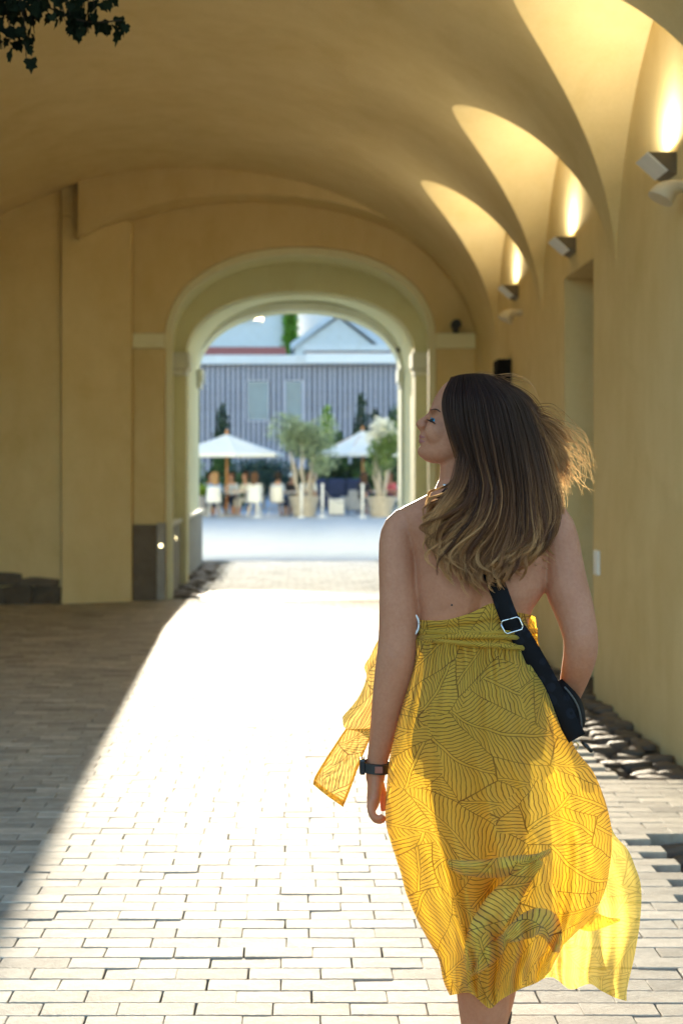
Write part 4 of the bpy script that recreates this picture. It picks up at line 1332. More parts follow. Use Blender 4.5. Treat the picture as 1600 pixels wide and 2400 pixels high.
# bodice band, tied round the ribs: whole ring, back edge dips like the drawing
TOP = curve([(970, 1450), (988, 1453), (1039, 1454), (1074, 1448), (1117, 1434), (1156, 1414), (1190, 1424), (1212, 1434), (1244, 1440), (1260, 1446)])
def band(u, v):
    # u 0..1 across the back left to right
    t = TOP(u)
    yb = 1506 + 6 * u
    y_ = t[1] + (yb - t[1]) * v
    x_ = 966 + (1254 - 966) * u + (8 * v * u) - 2 * v
    d0 = torso_d(x_, y_)
    e_ = abs(2 * u - 1)
    d0 = d0 - .015 + .004 * math.sin(v * 14 + 5 * u + 2 * math.sin(7 * u)) + .0025 * math.sin(v * 31 - 9 * u)
    return W(x_, y_, d0)
dress.patch(band, 50, 16, lambda u, v: (u * .30 + 3.1, -v * .075 + .3))
def bandf(u, v):
    x_ = 974 + 270 * u + 8 * v * u - 2 * v
    e_ = abs(2 * u - 1)
    return W(x_, 1452 - 90 * (1 - e_ ** 2) * (1 - v) + (1506 - 1452) * v, .023 + .085 * math.sqrt(max(0, 1 - e_ ** 2.4)))
dress.patch(bandf, 30, 10, lambda u, v: (u * .30 + 5.1, -v * .1))
# near sheet of the skirt (her back)
LEFT = [(968, 1500), (966, 1551), (943, 1644), (922, 1730), (911, 1790), (903, 1880), (905, 1936), (922, 1995), (937, 2041), (952, 2096), (977, 2155), (1006, 2209), (1027, 2247), (1038, 2298), (1053, 2333)]
RIGHT = [(1258, 1500), (1288, 1600), (1342, 1744), (1389, 1809), (1420, 1887), (1433, 1957), (1428, 2030), (1412, 2100), (1375, 2160), (1330, 2200), (1301, 2250)]
HEM = [(1053, 2333), (1099, 2327), (1128, 2350), (1149, 2363), (1175, 2342), (1217, 2319), (1259, 2302), (1285, 2280), (1301, 2250)]
near_f = coons([(968, 1500), (1050, 1506), (1120, 1508), (1190, 1508), (1258, 1500)], HEM, LEFT, RIGHT)
def fold(u, v, ph=0):
    A = .009 + .050 * sstep(.15, .95, v)
    w = u + .05 * math.sin(3.1 * v + ph) + .03 * math.sin(7 * v + 2 * u + ph)
    g_ = .55 * math.sin(2*PI * 2.6 * w + 1.3 * v + ph) + .34 * math.sin(2*PI * 5.7 * w - 2.0 * v + 1.7 * ph) + .2 * math.sin(2*PI * 11 * w + 3 * v)
    gather = .0065 * math.exp(-v / .22) * math.sin(2*PI * 17 * u + 3 * math.sin(9 * u)) + .004 * sstep(.1, .5, v) * mnoise.noise(Vector((u * 16, v * 6, ph)))
    return A * g_ + gather
def nearp(u, v):
    p = near_f(u, v)
    e_ = abs(2 * u - 1)
    hd = .112 + .052 * sstep(.0, .24, v) + .03 * sstep(.3, .8, v) - .05 * sstep(.8, 1, v)
    d = -hd * math.sqrt(max(0, 1 - e_ ** 2.6)) + fold(u, v) * (1 - e_ ** 4)
    # hollow under the tucked lip, over the backs of the knees
    hol = math.exp(-((p[0] - 1160) / 90) ** 2 - ((p[1] - 2095) / 42) ** 2)
    d += .085 * hol
    if p[1] < 1800: d = min(d, torso_d(p[0], min(p[1], 1770)) - .010 * (1 - e_ ** 12))
    return W(p[0], p[1], d)
dress.patch(nearp, 110, 150, lambda u, v: (u * (.34 + .16 * v), -v * .86))
# far sheet (front of the skirt) blown out to the right
RIGHT2 = [(1258, 1500), (1288, 1600), (1342, 1744), (1389, 1809), (1420, 1887), (1436, 1950), (1469, 1990), (1486, 2028), (1501, 2079), (1499, 2155), (1486, 2239), (1469, 2314), (1467, 2346)]
HEM2 = [(1050, 2322), (1110, 2312), (1170, 2318), (1230, 2312), (1290, 2290), (1335, 2318), (1380, 2306), (1406, 2321), (1440, 2338), (1467, 2346)]
LEFT2 = [(969, 1500), (968, 1551), (946, 1644), (926, 1730), (915, 1790), (907, 1880), (909, 1936), (926, 1995), (941, 2041), (956, 2096), (980, 2155), (1008, 2209), (1029, 2247), (1038, 2296), (1050, 2322)]
far_f = coons([(969, 1500), (1050, 1492), (1120, 1490), (1190, 1492), (1258, 1500)], HEM2, LEFT2, RIGHT2)
def farp(u, v):
    p = far_f(u, v)
    e_ = abs(2 * u - 1)
    hd = .10 + .16 * sstep(0, .3, v) + .12 * sstep(.35, .9, v)
    d = hd * math.sqrt(max(0, 1 - e_ ** 2.4)) * (1 - .45 * u * sstep(.5, 1, v)) + 1.25 * fold(u, v, 2.1) * (1 - e_ ** 5)
    crease = .03 * sstep(.62, .85, v) * sstep(.6, .8, u) * math.sin(2*PI * (3.2 * v + 1.6 * u))
    return W(p[0], p[1], d + crease)
dress.patch(farp, 110, 130, lambda u, v: (u * (.34 + .22 * v) + 7.3, -v * .86 + 2.2), 1)
NEAR_TREE = BVHTree.FromPolygons([Vector(v) for v in dress.V], dress.F)
# tucked lip, diagonal fold, curl and lower fold over the near sheet
def ribbon(pts, bulge, uvo, n=40, m=10, mi=2, roll=0, uvs=1.0):
    """pts: (px, py, d, half width px, angle deg of the width direction)"""
    sp = smooth_path(pts, n + 1)
    L = sum(np.linalg.norm((b2 - a)[:2]) for a, b2 in zip(sp[:-1], sp[1:])) * U
    wm = max(p[3] for p in pts) * 2 * U
    def fn(u, v):
        p = sp[int(round(v * n))]
        q = 2 * u - 1
        an = R(p[4])
        wv = p[3] * (1 + .12 * math.sin(9 * v + 3))
        cx, cy = p[0] + q * wv * math.cos(an), p[1] + q * wv * math.sin(an)
        dr = (W(cx, cy, 0) - CAMP).normalized()
        h = NEAR_TREE.ray_cast(CAMP, dr)
        base_d = (h[0].y - YW) if h[0] is not None and mi == 2 else p[2]
        tp = math.sin(PI * min(1, max(0, v))) ** .5
        d = min(base_d, p[2] + .05) - .003 - bulge * tp * max(0, 1 - abs(q) ** 2.2) ** .8 - (.004 * math.sin(15 * v + 5 * q) + .003 * math.sin(29 * v - 7 * q)) * (1 - q * q)
        return W(cx, cy, d)
    dress.patch(fn, m, n, lambda u, v: (uvo[0] + u * wm * uvs, uvo[1] + v * L * uvs), mi)
ribbon([(1050, 2026, -.150, 14, 70), (1090, 2034, -.172, 21, 84), (1150, 2035, -.186, 22, 92), (1210, 2026, -.184, 20, 96), (1248, 2014, -.170, 15, 110), (1290, 1994, -.15, 7, 100)], .026, (1.5, .4))
ribbon([(1262, 2012, -.15, 14, 40), (1240, 2034, -.168, 24, 40), (1205, 2078, -.180, 30, 38), (1165, 2130, -.185, 33, 30), (1128, 2190, -.180, 32, 18), (1108, 2240, -.17, 24, 8), (1100, 2275, -.155, 9, 0)], .024, (2.1, 1.1))
ribbon([(1175, 2205, -.15, 6, 60), (1200, 2188, -.168, 24, 70), (1240, 2166, -.180, 32, 88), (1278, 2166, -.180, 30, 130), (1296, 2198, -.168, 22, 170), (1302, 2232, -.15, 8, 180)], .028, (2.7, .2))
ribbon([(1100, 2286, -.140, 4, 50), (1124, 2262, -.160, 17, 42), (1150, 2232, -.168, 20, 40), (1176, 2206, -.160, 15, 44), (1196, 2180, -.15, 4, 50)], .022, (3.3, .9))
ribbon([(1300, 2152, .02, 4, 90), (1340, 2150, .0, 22, 92), (1380, 2158, .0, 22, 95), (1420, 2160, .02, 12, 90), (1452, 2156, .04, 3, 90)], .02, (3.9, .3), mi=1)
dress.build('dress', [DM, DM2, DM3], woman)

# sash: gathered turns round the waist and the tail blown out on her left
sash = Cloth()
for k in range(4):
    def turn(u, v, k=k):
        yy = 1480 + k * 9 + 5 * math.sin(3 * u + k * 1.7) + (12 * (u - .35) if k == 3 else -3 * u)
        x_ = 965 + (1259 - 965) * u
        e_ = abs(2 * u - 1)
        d0 = torso_d(x_, yy) - .022 - .005 * math.sin(PI * v) - .002 * k
        return W(x_, yy + 12 * (v - .5), d0)
    sash.patch(turn, 60, 6, lambda u, v, k=k: (u * .33 + k * .7, v * .03 + k * .21))
def crump(u, v, s, a):
    return a * (mnoise.noise(Vector((u * s, v * s * 1.4, 3.3))) + .5 * mnoise.noise(Vector((u * s * 2.7, v * s * 3.1, 9.1))))
up_f = coons([(902, 1478), (920, 1484), (948, 1490)], [(802, 1680), (812, 1708), (880, 1716)], [(902, 1478), (882, 1506), (868, 1536), (853, 1562), (858, 1588), (839, 1635), (802, 1680)], [(948, 1490), (936, 1560), (910, 1640), (880, 1716)])
def upp(u, v):
    p = up_f(u, v)
    return W(p[0], p[1], .055 + .02 * math.sin(PI * 2 * u + 3 * v) + crump(u, v, 4, .016))
sash.patch(upp, 24, 44, lambda u, v: (u * .09 + 4.2, -v * .26), 1)
lo_f = coons([(812, 1704), (836, 1708), (878, 1706)], [(733, 1838), (768, 1866), (804, 1891)], [(812, 1704), (786, 1743), (758, 1786), (738, 1820), (733, 1838)], [(878, 1706), (862, 1742), (844, 1785), (822, 1846), (804, 1891)])
def lop(u, v):
    p = lo_f(u, v)
    return W(p[0], p[1], .045 + .018 * math.sin(4 * u + 2 * v) + crump(u, v, 9, .014))
sash.patch(lop, 36, 50, lambda u, v: (u * .085 + 6.2, -v * .2), 1)
for (a, b2) in (((0, .07), 'u'), ((.93, 1), 'u'), ((.93, 1), 'v')):      # doubled hem
    def hemp(u, v, a=a, b2=b2):
        uu, vv = (a[0] + (a[1] - a[0]) * u, v) if b2 == 'u' else (u, a[0] + (a[1] - a[0]) * v)
        return lop(uu, vv) + Vector((0, -.0022, 0))
    sash.patch(hemp, 30 if b2 == 'v' else 3, 3 if b2 == 'v' else 40, lambda u, v: (u * .05 + 8, v * .2))
sash.build('sash', [DM, DM4], woman)

# ---- face details, jewellery, watch
lid, nt, b = newmat('blue_eye_shadow'); b.inputs['Base Color'].default_value = (.03, .26, .42, 1); b.inputs['Roughness'].default_value = .7; b.inputs['Specular IOR Level'].default_value = .1
lash = plain('dark_lash', (.012, .008, .008), .5)
lipm = plain('lip_rose', (.36, .11, .10), .4)
sil = plain('silver', (.75, .74, .72), .25, .95, .05)
ew = plain('eye_white', (.75, .73, .70), .2)
e0 = onto(1013, 986, .0015)
if e0 is not None:
    g = G(); ellip(g, e0 + Vector((0, .0075, 0)), (.0070, .0085, .0055)); g.build('eye', lash, woman, True, True)
    P = []
    for j in range(6):
        row = []
        for i in range(9):
            o = onto(1009 + 9 * i / 8, 978.5 + 6.5 * j / 5 + 3.5 * (i / 8) ** 1.5, .0020)
            row.append(o if o is not None else e0)
        P.append(row)
    G().grid(P).build('eyelid', lid, woman, True, True)
    g = G()
    for i in range(9):
        o = onto(1007 + 12 * i / 8, 986 + 7 * (i / 8) ** 1.3, .003)
        if o is None: continue
        g.tube([o, o + Vector((-.006 + .004 * i / 8, -.006, .0008)), o + Vector((-.010 + .007 * i / 8, -.008, .004))], [.0011, .0008, .0003], 5)
    g.build('eyelashes', lash, woman, True, True)
    pts = [onto(1009 + 22 * q, 961 - 4 * math.sin(PI * q * .8) + 7 * q * q, .0012) for q in [i / 8 for i in range(9)]]
    pts = [p for p in pts if p is not None]
    G().tube(pts, [.0016 + .0012 * math.sin(PI * i / max(1, len(pts) - 1)) for i in range(len(pts))], 6, True, .5).build('eyebrow', plain('brow', (.05, .025, .015), .7), woman, True, True)
for nm, yy in (('upper_lip', 1023), ('lower_lip', 1033)):
    P = []
    for j in range(4):
        row = []
        for i in range(8):
            o = onto(981 + 14 * i / 7, yy + (j - 1.5) * (3.2 - 2.6 * i / 7) + 2.0 * i / 7, .0010)
            row.append(o if o is not None else None)
        P.append(row)
    ok = [[p for p in row] for row in P]
    good = all(p is not None for row in ok for p in row)
    if not good:
        for row in ok:
            last = next((p for p in row if p is not None), None)
            for i in range(len(row)):
                if row[i] is None: row[i] = last
        good = all(p is not None for row in ok for p in row)
    if good: G().grid(ok).build(nm, lipm, woman, True, True)
o = onto(1058, 1418, .0006)
if o is not None:
    g = G(); ellip(g, o, (.0022, .001, .0022), 8, 10); g.build('mole', lash, woman, True, True)
g = G()
for i in range(15):
    o = onto(1040 + 46 * i / 14, 1137 - 12 * i / 14 + 5 * math.sin(PI * i / 14), .002)
    if o is not None: ellip(g, o, (.0032, .0032, .0032), 6, 8)
g.build('necklace', sil, woman, True, True)
ringm = plain('ivory_ring', (.80, .78, .76), .3)
g = G().tube([W(962 + 19 * math.cos(2*PI*k/24), 1463 + 27 * math.sin(2*PI*k/24), -.036) for k in range(25)], .0026, 8)
g.build('ring', ringm, woman, True, True)
# watch: band round the wrist, case and clasp
c = W(878, 1797, .018)
g = G()
P = []
for k in range(25):
    a = 2 * PI * k / 24
    r1, r2 = .0285, .0315
    row = []
    for (rr, h) in ((1.0, -.012), (1.14, -.011), (1.14, .011), (1.0, .012)):
        v = Vector((r1 * rr * math.cos(a), r2 * rr * math.sin(a), h + .30 * r1 * rr * math.cos(a) * .9 * -.35))
        row.append(c + v)
    P.append(row)
wb = G().grid(P, closed_u=True).build('watch', MT['black'], woman, False, True)
crisp(wb, 50)
cc = c + Vector((-.029, -.008, .004))
G().box(cc.x - .007, cc.x + .006, cc.y - .018, cc.y + .018, cc.z - .018, cc.z + .018).build('watch_case', plain('watch_steel', (.05, .05, .055), .25, .6), wb, False, True, bevel=.004, seg=3)
G().box(c.x + .027, c.x + .037, c.y - .010, c.y + .008, c.z - .004, c.z + .014).build('clasp', MT['black'], wb, False, True, bevel=.003)
G().box(c.x - .002, c.x + .016, c.y - .0385, c.y - .0352, c.z - .007, c.z + .008).build('watch_badge', plain('watch_badge_red', (.28, .10, .07), .4), wb, False, True, bevel=.001)
# sandals
for (x, yy, d) in ((1136, 2584, .0), (1158, 2432, .45)):
    a = W(x, yy, d)
    g = G()
    P = []
    for q in [i / 10 for i in range(11)]:
        w = .030 + .012 * math.sin(PI * min(1, q * 1.15)) + (.006 * q if q < .8 else -.10 * (q - .85))
        P.append([(a.x - w, a.y - .065 + .245 * q, .001), (a.x + w, a.y - .065 + .245 * q, .001), (a.x + w, a.y - .065 + .245 * q, .016), (a.x - w, a.y - .065 + .245 * q, .016)])
    g.grid(P, closed_u=True)
    g.F += [(0, 1, 2, 3), (43, 42, 41, 40)]
    s = g.build('sandal', MT['black'], woman, False, True)
    G().tube([(a.x - .040, a.y + .07, .012), (a.x - .034, a.y + .06, .05), (a.x, a.y + .055, .066), (a.x + .034, a.y + .06, .05), (a.x + .040, a.y + .07, .012)], .006, 8).tube([(a.x - .030, a.y - .02, .012), (a.x - .032, a.y - .055, .075), (a.x, a.y - .073, .085), (a.x + .032, a.y - .055, .075), (a.x + .030, a.y - .02, .012)], .006, 8).build('strap', MT['black'], s, True, True)

# ------------------------------------------------------------------ her shoulder bag
bagm, nt, b = newmat('black_print_canvas')
co = COORD(nt)
vo = nt.nodes.new('ShaderNodeTexVoronoi'); nt.links.new(co, vo.inputs['Vector']); vo.inputs['Scale'].default_value = 34
nz = NOISE(nt, co, 70, 3, .6)
f = M_(nt, 'ADD', vo.outputs['Distance'], M_(nt, 'MULTIPLY', nz, .25))
nt.links.new(RAMP(nt, f, [(.20, (.008, .007, .008)), (.26, (.013, .013, .017)), (.52, (.012, .012, .016)), (.58, (.008, .007, .008))]), b.inputs['Base Color'])
b.inputs['Roughness'].default_value = .8
b.inputs['Specular IOR Level'].default_value = .15
BUMP(nt, NOISE(nt, co, 900, 2, .5), .2, .0006, b)
bag = thing('shoulder_bag', 'small black patterned shoulder bag on a wide strap across the woman\'s back', 'bag', W(1345, 1690, .06))
dtree = None
for o in woman.children:
    if o.name.startswith('dress'):
        me = o.data
        dtree = BVHTree.FromPolygons([v.co.copy() for v in me.vertices], [tuple(p.vertices) for p in me.polygons])
SP = curve([(1034, 1153, 17), (1068, 1186, 20), (1104, 1240, 20.5), (1137, 1310, 20.5), (1166, 1380, 21), (1194, 1452, 21.5), (1226, 1502, 24), (1281, 1601, 25), (1351, 1730, 22)])
def strap_pt(u, v):
    p = SP(v); q = SP(min(1, v + .01)); r0 = SP(max(0, v - .01))
    t = (q - r0)[:2]; t /= np.linalg.norm(t)
    nrm = np.array([t[1], -t[0]])
    x_, y_ = p[0] + nrm[0] * p[2] * (2 * u - 1) * -1, p[1] + nrm[1] * p[2] * (2 * u - 1) * -1
    return x_, y_, p
SV = 60
cen = []
for j in range(SV + 1):
    p = SP(j / SV)
    o = onto(p[0], p[1], .012, [tree, dtree])
    dd = (o.y - YW) if o is not None else (cen[-1] if cen else -.05)
    if p[1] > 1600: dd = cen[-1] * .92 + .08 * -.06
    cen.append(dd)
cen = np.convolve(np.pad(cen, 3, mode='edge'), np.ones(7) / 7, 'valid') - .003
V, F = [], []
for j in range(SV + 1):
    for k, u in enumerate((0, .5, 1)):
        x_, y_, p = strap_pt(u, j / SV)
        V.append(W(x_, y_, cen[j] - (.002 if k == 1 else 0)))
for j in range(SV):
    for k in range(2):
        a = j * 3 + k
        F.append((a, a + 1, a + 4, a + 3))
st = mk('strap', V, F, bagm, bag, True, True)
s = st.modifiers.new('solid', 'SOLIDIFY'); s.thickness = .003; s.offset = 0
# pouch: flattened rounded body seen on its end
P = []
for i in range(17):
    q = i / 16
    cx, cy = 1306 + 52 * q, 1596 + 118 * q
    wob = math.sin(PI * min(1, max(0, q * .92 + .08))) ** .45
    wd = (6 + 30 * wob) * (1.0 if q < .9 else 1 - (q - .9) * 3)
    row = []
    for k in range(20):
        a = 2 * PI * k / 20
        ca, sa = math.copysign(abs(math.cos(a)) ** .7, math.cos(a)), math.copysign(abs(math.sin(a)) ** .7, math.sin(a))
        row.append(W(cx + (wd * .92) * ca * .88, cy - wd * ca * .40, .045 + .11 * sa * (.35 + .65 * wob)))
    P.append(row)
g = G(); g.grid(P, closed_u=True); g.F.append(tuple(range(20))[::-1]); g.F.append(tuple(16 * 20 + k for k in range(20)))
pouch = g.build('pouch', bagm, bag, True, True)
zp = [W(1322 + 40 * q + 12 * math.sin(PI * q), 1610 + 108 * q - 5 * math.sin(PI * q), -.066 + .012 * q) for q in [i / 12 for i in range(13)]]
G().tube(zp, .0022, 6).build('zip', plain('zip_grey', (.10, .10, .10), .4, .5), pouch, True, True)
# slide buckle on the strap
q0 = (1199, 1466)
BP = [(1173, 1462), (1177, 1455), (1210, 1446), (1216, 1449), (1224, 1468), (1222, 1475), (1188, 1485), (1182, 1482), (1173, 1462)]
G().tube([W(x_, y_, cen[int(SV * .62)] - .020) for x_, y_ in BP], .0019, 8).build('buckle', sil, bag, True, True)
gold = plain('brass', (.62, .48, .22), .3, .9)
g = G().tube([W(1347 + 7 * math.cos(2*PI*k/12), 1748 + 9 * math.sin(2*PI*k/12), -.02) for k in range(13)], .0016, 6)
g.build('snap_hook', gold, bag, True, True)
G().tube([W(1362, 1738, -.02), W(1372, 1748, -.022), W(1386, 1762, -.024)], [.003, .005, .004], 8).build('charm', MT['black'], bag, True, True)

# ------------------------------------------------------------------ hair
GU = [  # guides: px, py pairs from the parting to the tip, and how far back they lie
    [(1060, 892), (1043, 920), (1040, 962), (1056, 1014), (1078, 1066), (1076, 1120), (1046, 1162), (1006, 1186), (1000, 1226)],
    [(1068, 886), (1054, 922), (1055, 972), (1072, 1036), (1090, 1100), (1080, 1160), (1040, 1204), (1004, 1228), (1008, 1266)],
    [(1080, 883), (1074, 930), (1079, 990), (1096, 1060), (1110, 1130), (1092, 1198), (1046, 1248), (1012, 1288), (1024, 1326)],
    [(1092, 881), (1097, 930), (1108, 1000), (1124, 1080), (1137, 1152), (1118, 1228), (1068, 1286), (1044, 1332), (1066, 1370)],
    [(1104, 880), (1121, 930), (1134, 1005), (1152, 1090), (1164, 1172), (1148, 1252), (1100, 1310), (1086, 1356), (1120, 1398)],
    [(1116, 880), (1145, 930), (1162, 1005), (1178, 1095), (1192, 1182), (1180, 1264), (1140, 1322), (1136, 1362), (1176, 1380)],
    [(1128, 881), (1168, 930), (1189, 1000), (1207, 1095), (1219, 1186), (1212, 1260), (1184, 1316), (1174, 1350), (1204, 1368)],
    [(1138, 883), (1190, 930), (1215, 1000), (1234, 1090), (1246, 1180), (1244, 1250), (1226, 1304), (1216, 1334), (1232, 1350)],
    [(1146, 886), (1206, 928), (1235, 990), (1257, 1075), (1272, 1160), (1276, 1230), (1264, 1286), (1254, 1316), (1262, 1332)],
    [(1150, 889), (1216, 930), (1249, 985), (1275, 1060), (1294, 1130), (1306, 1190), (1302, 1250), (1292, 1296), (1296, 1322)],
]
DG = [  # depth along each guide (same stations)
    [-.030, -.052, -.070, -.076, -.075, -.080, -.086, -.090, -.094],
    [-.034, -.066, -.084, -.090, -.090, -.096, -.102, -.102, -.104],
    [-.036, -.074, -.094, -.098, -.100, -.110, -.118, -.116, -.112],
    [-.036, -.078, -.100, -.102, -.106, -.120, -.128, -.128, -.124],
    [-.036, -.078, -.102, -.104, -.108, -.124, -.134, -.134, -.128],
    [-.034, -.076, -.100, -.104, -.108, -.124, -.134, -.134, -.128],
    [-.032, -.070, -.092, -.098, -.104, -.120, -.130, -.130, -.124],
    [-.026, -.058, -.076, -.084, -.092, -.106, -.116, -.116, -.112],
    [-.016, -.038, -.052, -.058, -.068, -.080, -.092, -.094, -.092],
    [-.004, -.012, -.018, -.020, -.026, -.036, -.050, -.060, -.062],
]
NP = 26
GA = np.array([[np.array([*p, d]) for p, d in zip(a, b2)] for a, b2 in zip(GU, DG)])
GA = np.array([smooth_path([tuple(x) for x in gpts], NP) for gpts in GA])
t0_ = np.linspace(0, 1, NP)
GA[:, :, 2] -= (.016 * np.exp(-((t0_ - .09) / .10) ** 2) + .004)[None, :]
GA[:, :, 1] -= (4 * np.exp(-(t0_ / .06) ** 2))[None, :] #      # guides x NP x 3
def guide(s):
    t = s * (len(GA) - 1); k = min(int(t), len(GA) - 2); t -= k
    return GA[k] * (1 - t) + GA[k + 1] * t
hr = np.random.default_rng(3)
strands, rads, lockrnd = [], [], []
tt = np.linspace(0, 1, NP)
def add_lock(c, n, wid, rnd, lo=.0, tipw=.35):
    """c: NP x 3 centre line in drawing units; n strands spread by wid"""
    for _ in range(n):
        ox, oy, od = hr.normal(size=3) * (1, .35, 1)
        prof = (.75 + .55 * np.sin(PI * np.clip(tt * 1.05, 0, 1))) * (1 - (1 - tipw) * np.clip((tt - .55) / .45, 0, 1))
        s = c.copy()
        wv = hr.normal() * 1.7 * np.sin(tt * PI * hr.uniform(2, 4) + hr.uniform(0, 6)) * tt
        s[:, 0] += ox * wid * prof + wv
        s[:, 1] += oy * wid * prof * .5
        s[:, 2] += od * .0045 * prof
        ln = hr.uniform(.86, 1.0) if hr.uniform() < .8 else hr.uniform(.6, .95)
        k = np.linspace(0, ln * (NP - 1), NP)
        s = np.stack([np.interp(k, np.arange(NP), s[:, j]) for j in range(3)], 1)
        strands.append(s); lockrnd.append(rnd)
NL = 190
for i in range(NL):
    s0 = (i + hr.uniform(-.5, .5)) / NL
    s0 = min(1, max(0, s0))
    c = guide(s0).copy()
    lay = hr.uniform(0, 1) ** .7
    ph, am = 11 * s0 + hr.normal() * .6, hr.uniform(4, 13) * min(1, .25 + 6 * s0)
    c[:, 0] += am * np.sin(tt * 8.5 + ph) * tt ** 1.6
    c[:, 1] += (hr.uniform(-52, 14)) * tt ** 2
    cu = hr.uniform(9, 25) * min(1, .2 + 5 * s0)
    c[:, 0] += cu * np.sin(13 * tt + 7 * s0 + hr.normal() * .9) * np.clip((tt - .42) / .4, 0, 1) ** 1.2
    c[:, 2] += .010 * np.cos(13 * tt + 7 * s0) * np.clip((tt - .42) / .4, 0, 1)
    c[:, 2] += .040 * lay * (.15 + .85 * tt) * (1 - .5 * tt ** 3) + .008 * np.sin(tt * 9 + ph * 1.3) * tt
    add_lock(c, 34, hr.uniform(2.4, 4.8) * min(1, .5 + 6 * s0), .55 * lay + .0 + .45 * hr.uniform() if hr.uniform() < .6 else hr.uniform(), tipw=.5)
# wind: locks thrown out on her right
for i in range(46):
    q = hr.uniform()
    end = [(1330 + hr.uniform(-18, 22), 1030 + 120 * q + hr.uniform(-12, 12), hr.uniform(-.02, .05))]
    mid = (1275 + 8 * q + hr.uniform(-8, 12), 985 + 90 * q, -.01 + hr.uniform(0, .03))
    c = np.array(smooth_path([(1150 + 6*q, 888, -.01), (1214 + hr.uniform(-6, 6), 926 + 6*q, -.012), (1246 + 6 * q, 966 + 40 * q, -.008), mid, (1312 + hr.uniform(-10, 10), 1012 + 105 * q, hr.uniform(-.01, .03)), end[0]], NP))
    c[:, 1] += 6 * np.sin(tt * 9 + hr.uniform(0, 6)) * tt
    add_lock(c, 24, hr.uniform(4, 9), .5 + .3 * hr.uniform(), tipw=1.1)
for i in range(26):
    q = hr.uniform()
    c = np.array(smooth_path([(1215, 930, -.02), (1256 + 6*q, 1020 + 60*q, -.03), (1282 + 8*q, 1100 + 50*q, -.03), (1300 + hr.uniform(-6, 14), 1160 + 30*q, -.03), (1312 + hr.uniform(-14, 16), 1200 + 40*q + hr.uniform(-10, 10), -.03)], NP))
    add_lock(c, 26, hr.uniform(4, 8), .6 + .4 * hr.uniform(), tipw=.8)
# fine backlit strands along her right side, tying the blown locks to the mass
for i in range(90):
    q = hr.uniform()
    c = np.array(smooth_path([(1140 + 40*q, 884 + 10*q, -.03), (1214 + 18*q, 926 + 30*q, -.03 + .02*q), (1248 + 14*q, 985 + 40*q, -.03 + .03*q), (1276 + hr.uniform(-4, 14), 1055 + 40*q, -.02 + .03*q), (1296 + hr.uniform(-14, 26), 1110 + 60*q + hr.uniform(-16, 16), -.015 + .03*q)], NP))
    c[:, 0] += hr.uniform(2, 6) * np.sin(tt * hr.uniform(6, 12) + hr.uniform(0, 6)) * tt
    add_lock(c, 9, hr.uniform(3, 7), .4 + .4 * hr.uniform(), tipw=1.2)
# flyaways
for i in range(64):
    a = hr.uniform() + .12
    if a < .45:
        sx, sy = 1090 + 110 * hr.uniform(), 884
        e1 = (sx + hr.uniform(30, 80), 876 + hr.uniform(-10, 14) + .16 * (sx - 1090), -.03)
        e2 = (min(1262, e1[0] + hr.uniform(15, 50)), e1[1] + hr.uniform(10, 40), -.03)
        c = smooth_path([(sx - 30, 893, -.03), (sx, sy - 2, -.035), e1, e2], NP)
    else:
        q = hr.uniform()
        c = smooth_path([(1190, 908, -.02), (1240, 940 + 70 * q, -.02), (1290 + hr.uniform(-10, 20), 960 + 110 * q + hr.uniform(-20, 10), 0), (1340 + hr.uniform(-20, 30), 990 + 130 * q + hr.uniform(-30, 20), .02), (1360 + hr.uniform(-10, 40), 1030 + 120 * q + hr.uniform(-20, 40), .03)], NP)
    c = np.array(c); c[:, 1] += hr.uniform(1, 5) * np.sin(tt * hr.uniform(5, 12) + hr.uniform(0, 6))
    strands.append(c); lockrnd.append(.9)
# short ends resting on the left shoulder
for i in range(34):
    q = hr.uniform()
    c = np.array(smooth_path([(1092, 985, -.085), (1090, 1050, -.092), (1082 - 10*q, 1130, -.10), (1040 - 14*q, 1190 + 20*q, -.108), (1008 + hr.uniform(-10, 14), 1215 + 60*q, -.105), (1006 + hr.uniform(-8, 26), 1250 + 60*q, -.10)], NP))
    add_lock(c, 22, hr.uniform(4, 8), .7 + .3 * hr.uniform())
hc_ = bpy.data.hair_curves.new('hair')
ns = len(strands)
hc_.add_curves([NP] * ns)
A = np.array(strands)                       # ns x NP x 3 drawing units
YY = YW + A[..., 2]
pos = np.stack([(A[..., 0] - 704) * YY / 3333.0, YY, CAM_H - (A[..., 1] - 1097) * YY / 3333.0], -1)
hc_.attributes['position'].data.foreach_set('vector', pos.reshape(-1).astype(np.float32))
ra = hc_.attributes.get('radius') or hc_.attributes.new('radius', 'FLOAT', 'POINT')
rr = (.00062 * (1 - .75 * tt ** 3))[None, :] * np.ones((ns, 1))
ra.data.foreach_set('value', rr.reshape(-1).astype(np.float32))
at = hc_.attributes.new('lock', 'FLOAT', 'CURVE')
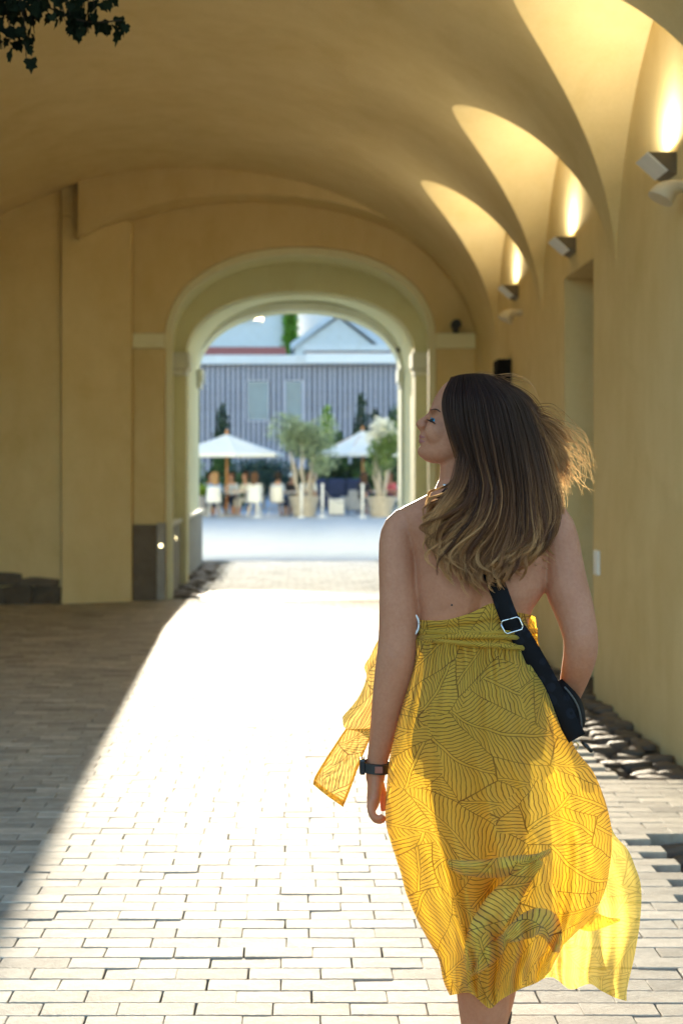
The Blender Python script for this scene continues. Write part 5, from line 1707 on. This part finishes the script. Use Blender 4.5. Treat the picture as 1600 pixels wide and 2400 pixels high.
at.data.foreach_set('value', np.array(lockrnd, np.float32))
hm, nt, b = newmat('brown_hair_blond_ends')
hi_ = nt.nodes.new('ShaderNodeHairInfo')
la = nt.nodes.new('ShaderNodeAttribute'); la.attribute_name = 'lock'
f = M_(nt, 'ADD', hi_.outputs['Intercept'], M_(nt, 'MULTIPLY', M_(nt, 'MULTIPLY', M_(nt, 'SUBTRACT', la.outputs['Fac'], .5), .95), M_(nt, 'MULTIPLY_ADD', hi_.outputs['Intercept'], .85, .15)))
sf = M_(nt, 'MULTIPLY_ADD', hi_.outputs['Random'], .9, .55)
col = RAMP(nt, f, [(.0, (.026, .010, .007)), (.40, (.045, .017, .010)), (.66, (.15, .058, .024)), (.90, (.40, .18, .065)), (1.0, (.52, .27, .11))])
col = MIXC(nt, 1.0, col, RAMP(nt, M_(nt, 'MULTIPLY', sf, .6), [(0, (.2, .2, .2)), (1, (1.6, 1.6, 1.6))]), 'MULTIPLY')
nt.links.new(col, b.inputs['Base Color'])
b.inputs['Roughness'].default_value = .42
b.inputs['Specular IOR Level'].default_value = .35
b.inputs['Specular Tint'].default_value = (1, .86, .76, 1)
ht = nt.nodes.new('ShaderNodeBsdfHair'); ht.component = 'Transmission'
nt.links.new(RAMP(nt, f, [(0, (.30, .15, .06)), (1, (.75, .50, .22))]), ht.inputs['Color'])
ht.inputs['RoughnessU'].default_value = .35; ht.inputs['RoughnessV'].default_value = .6
mx = nt.nodes.new('ShaderNodeMixShader'); mx.inputs[0].default_value = .27
nt.links.new(b.outputs[0], mx.inputs[1]); nt.links.new(ht.outputs[0], mx.inputs[2])
nt.links.new(mx.outputs[0], nt.nodes['Material Output'].inputs[0])
hc_.materials.append(hm)
ho = link('hair', hc_, woman, True)
# dark under-layer so that nothing shines through between the locks
P = []
for i in range(2, 20):
    gd = guide(i / 20)
    P.append([W(gd[k][0], gd[k][1], gd[k][2] + .022) for k in range(0, 17)])
under = G().grid(P).build('hair_base', plain('hair_shadow_brown', (.022, .011, .008), .6), ho, True, True)
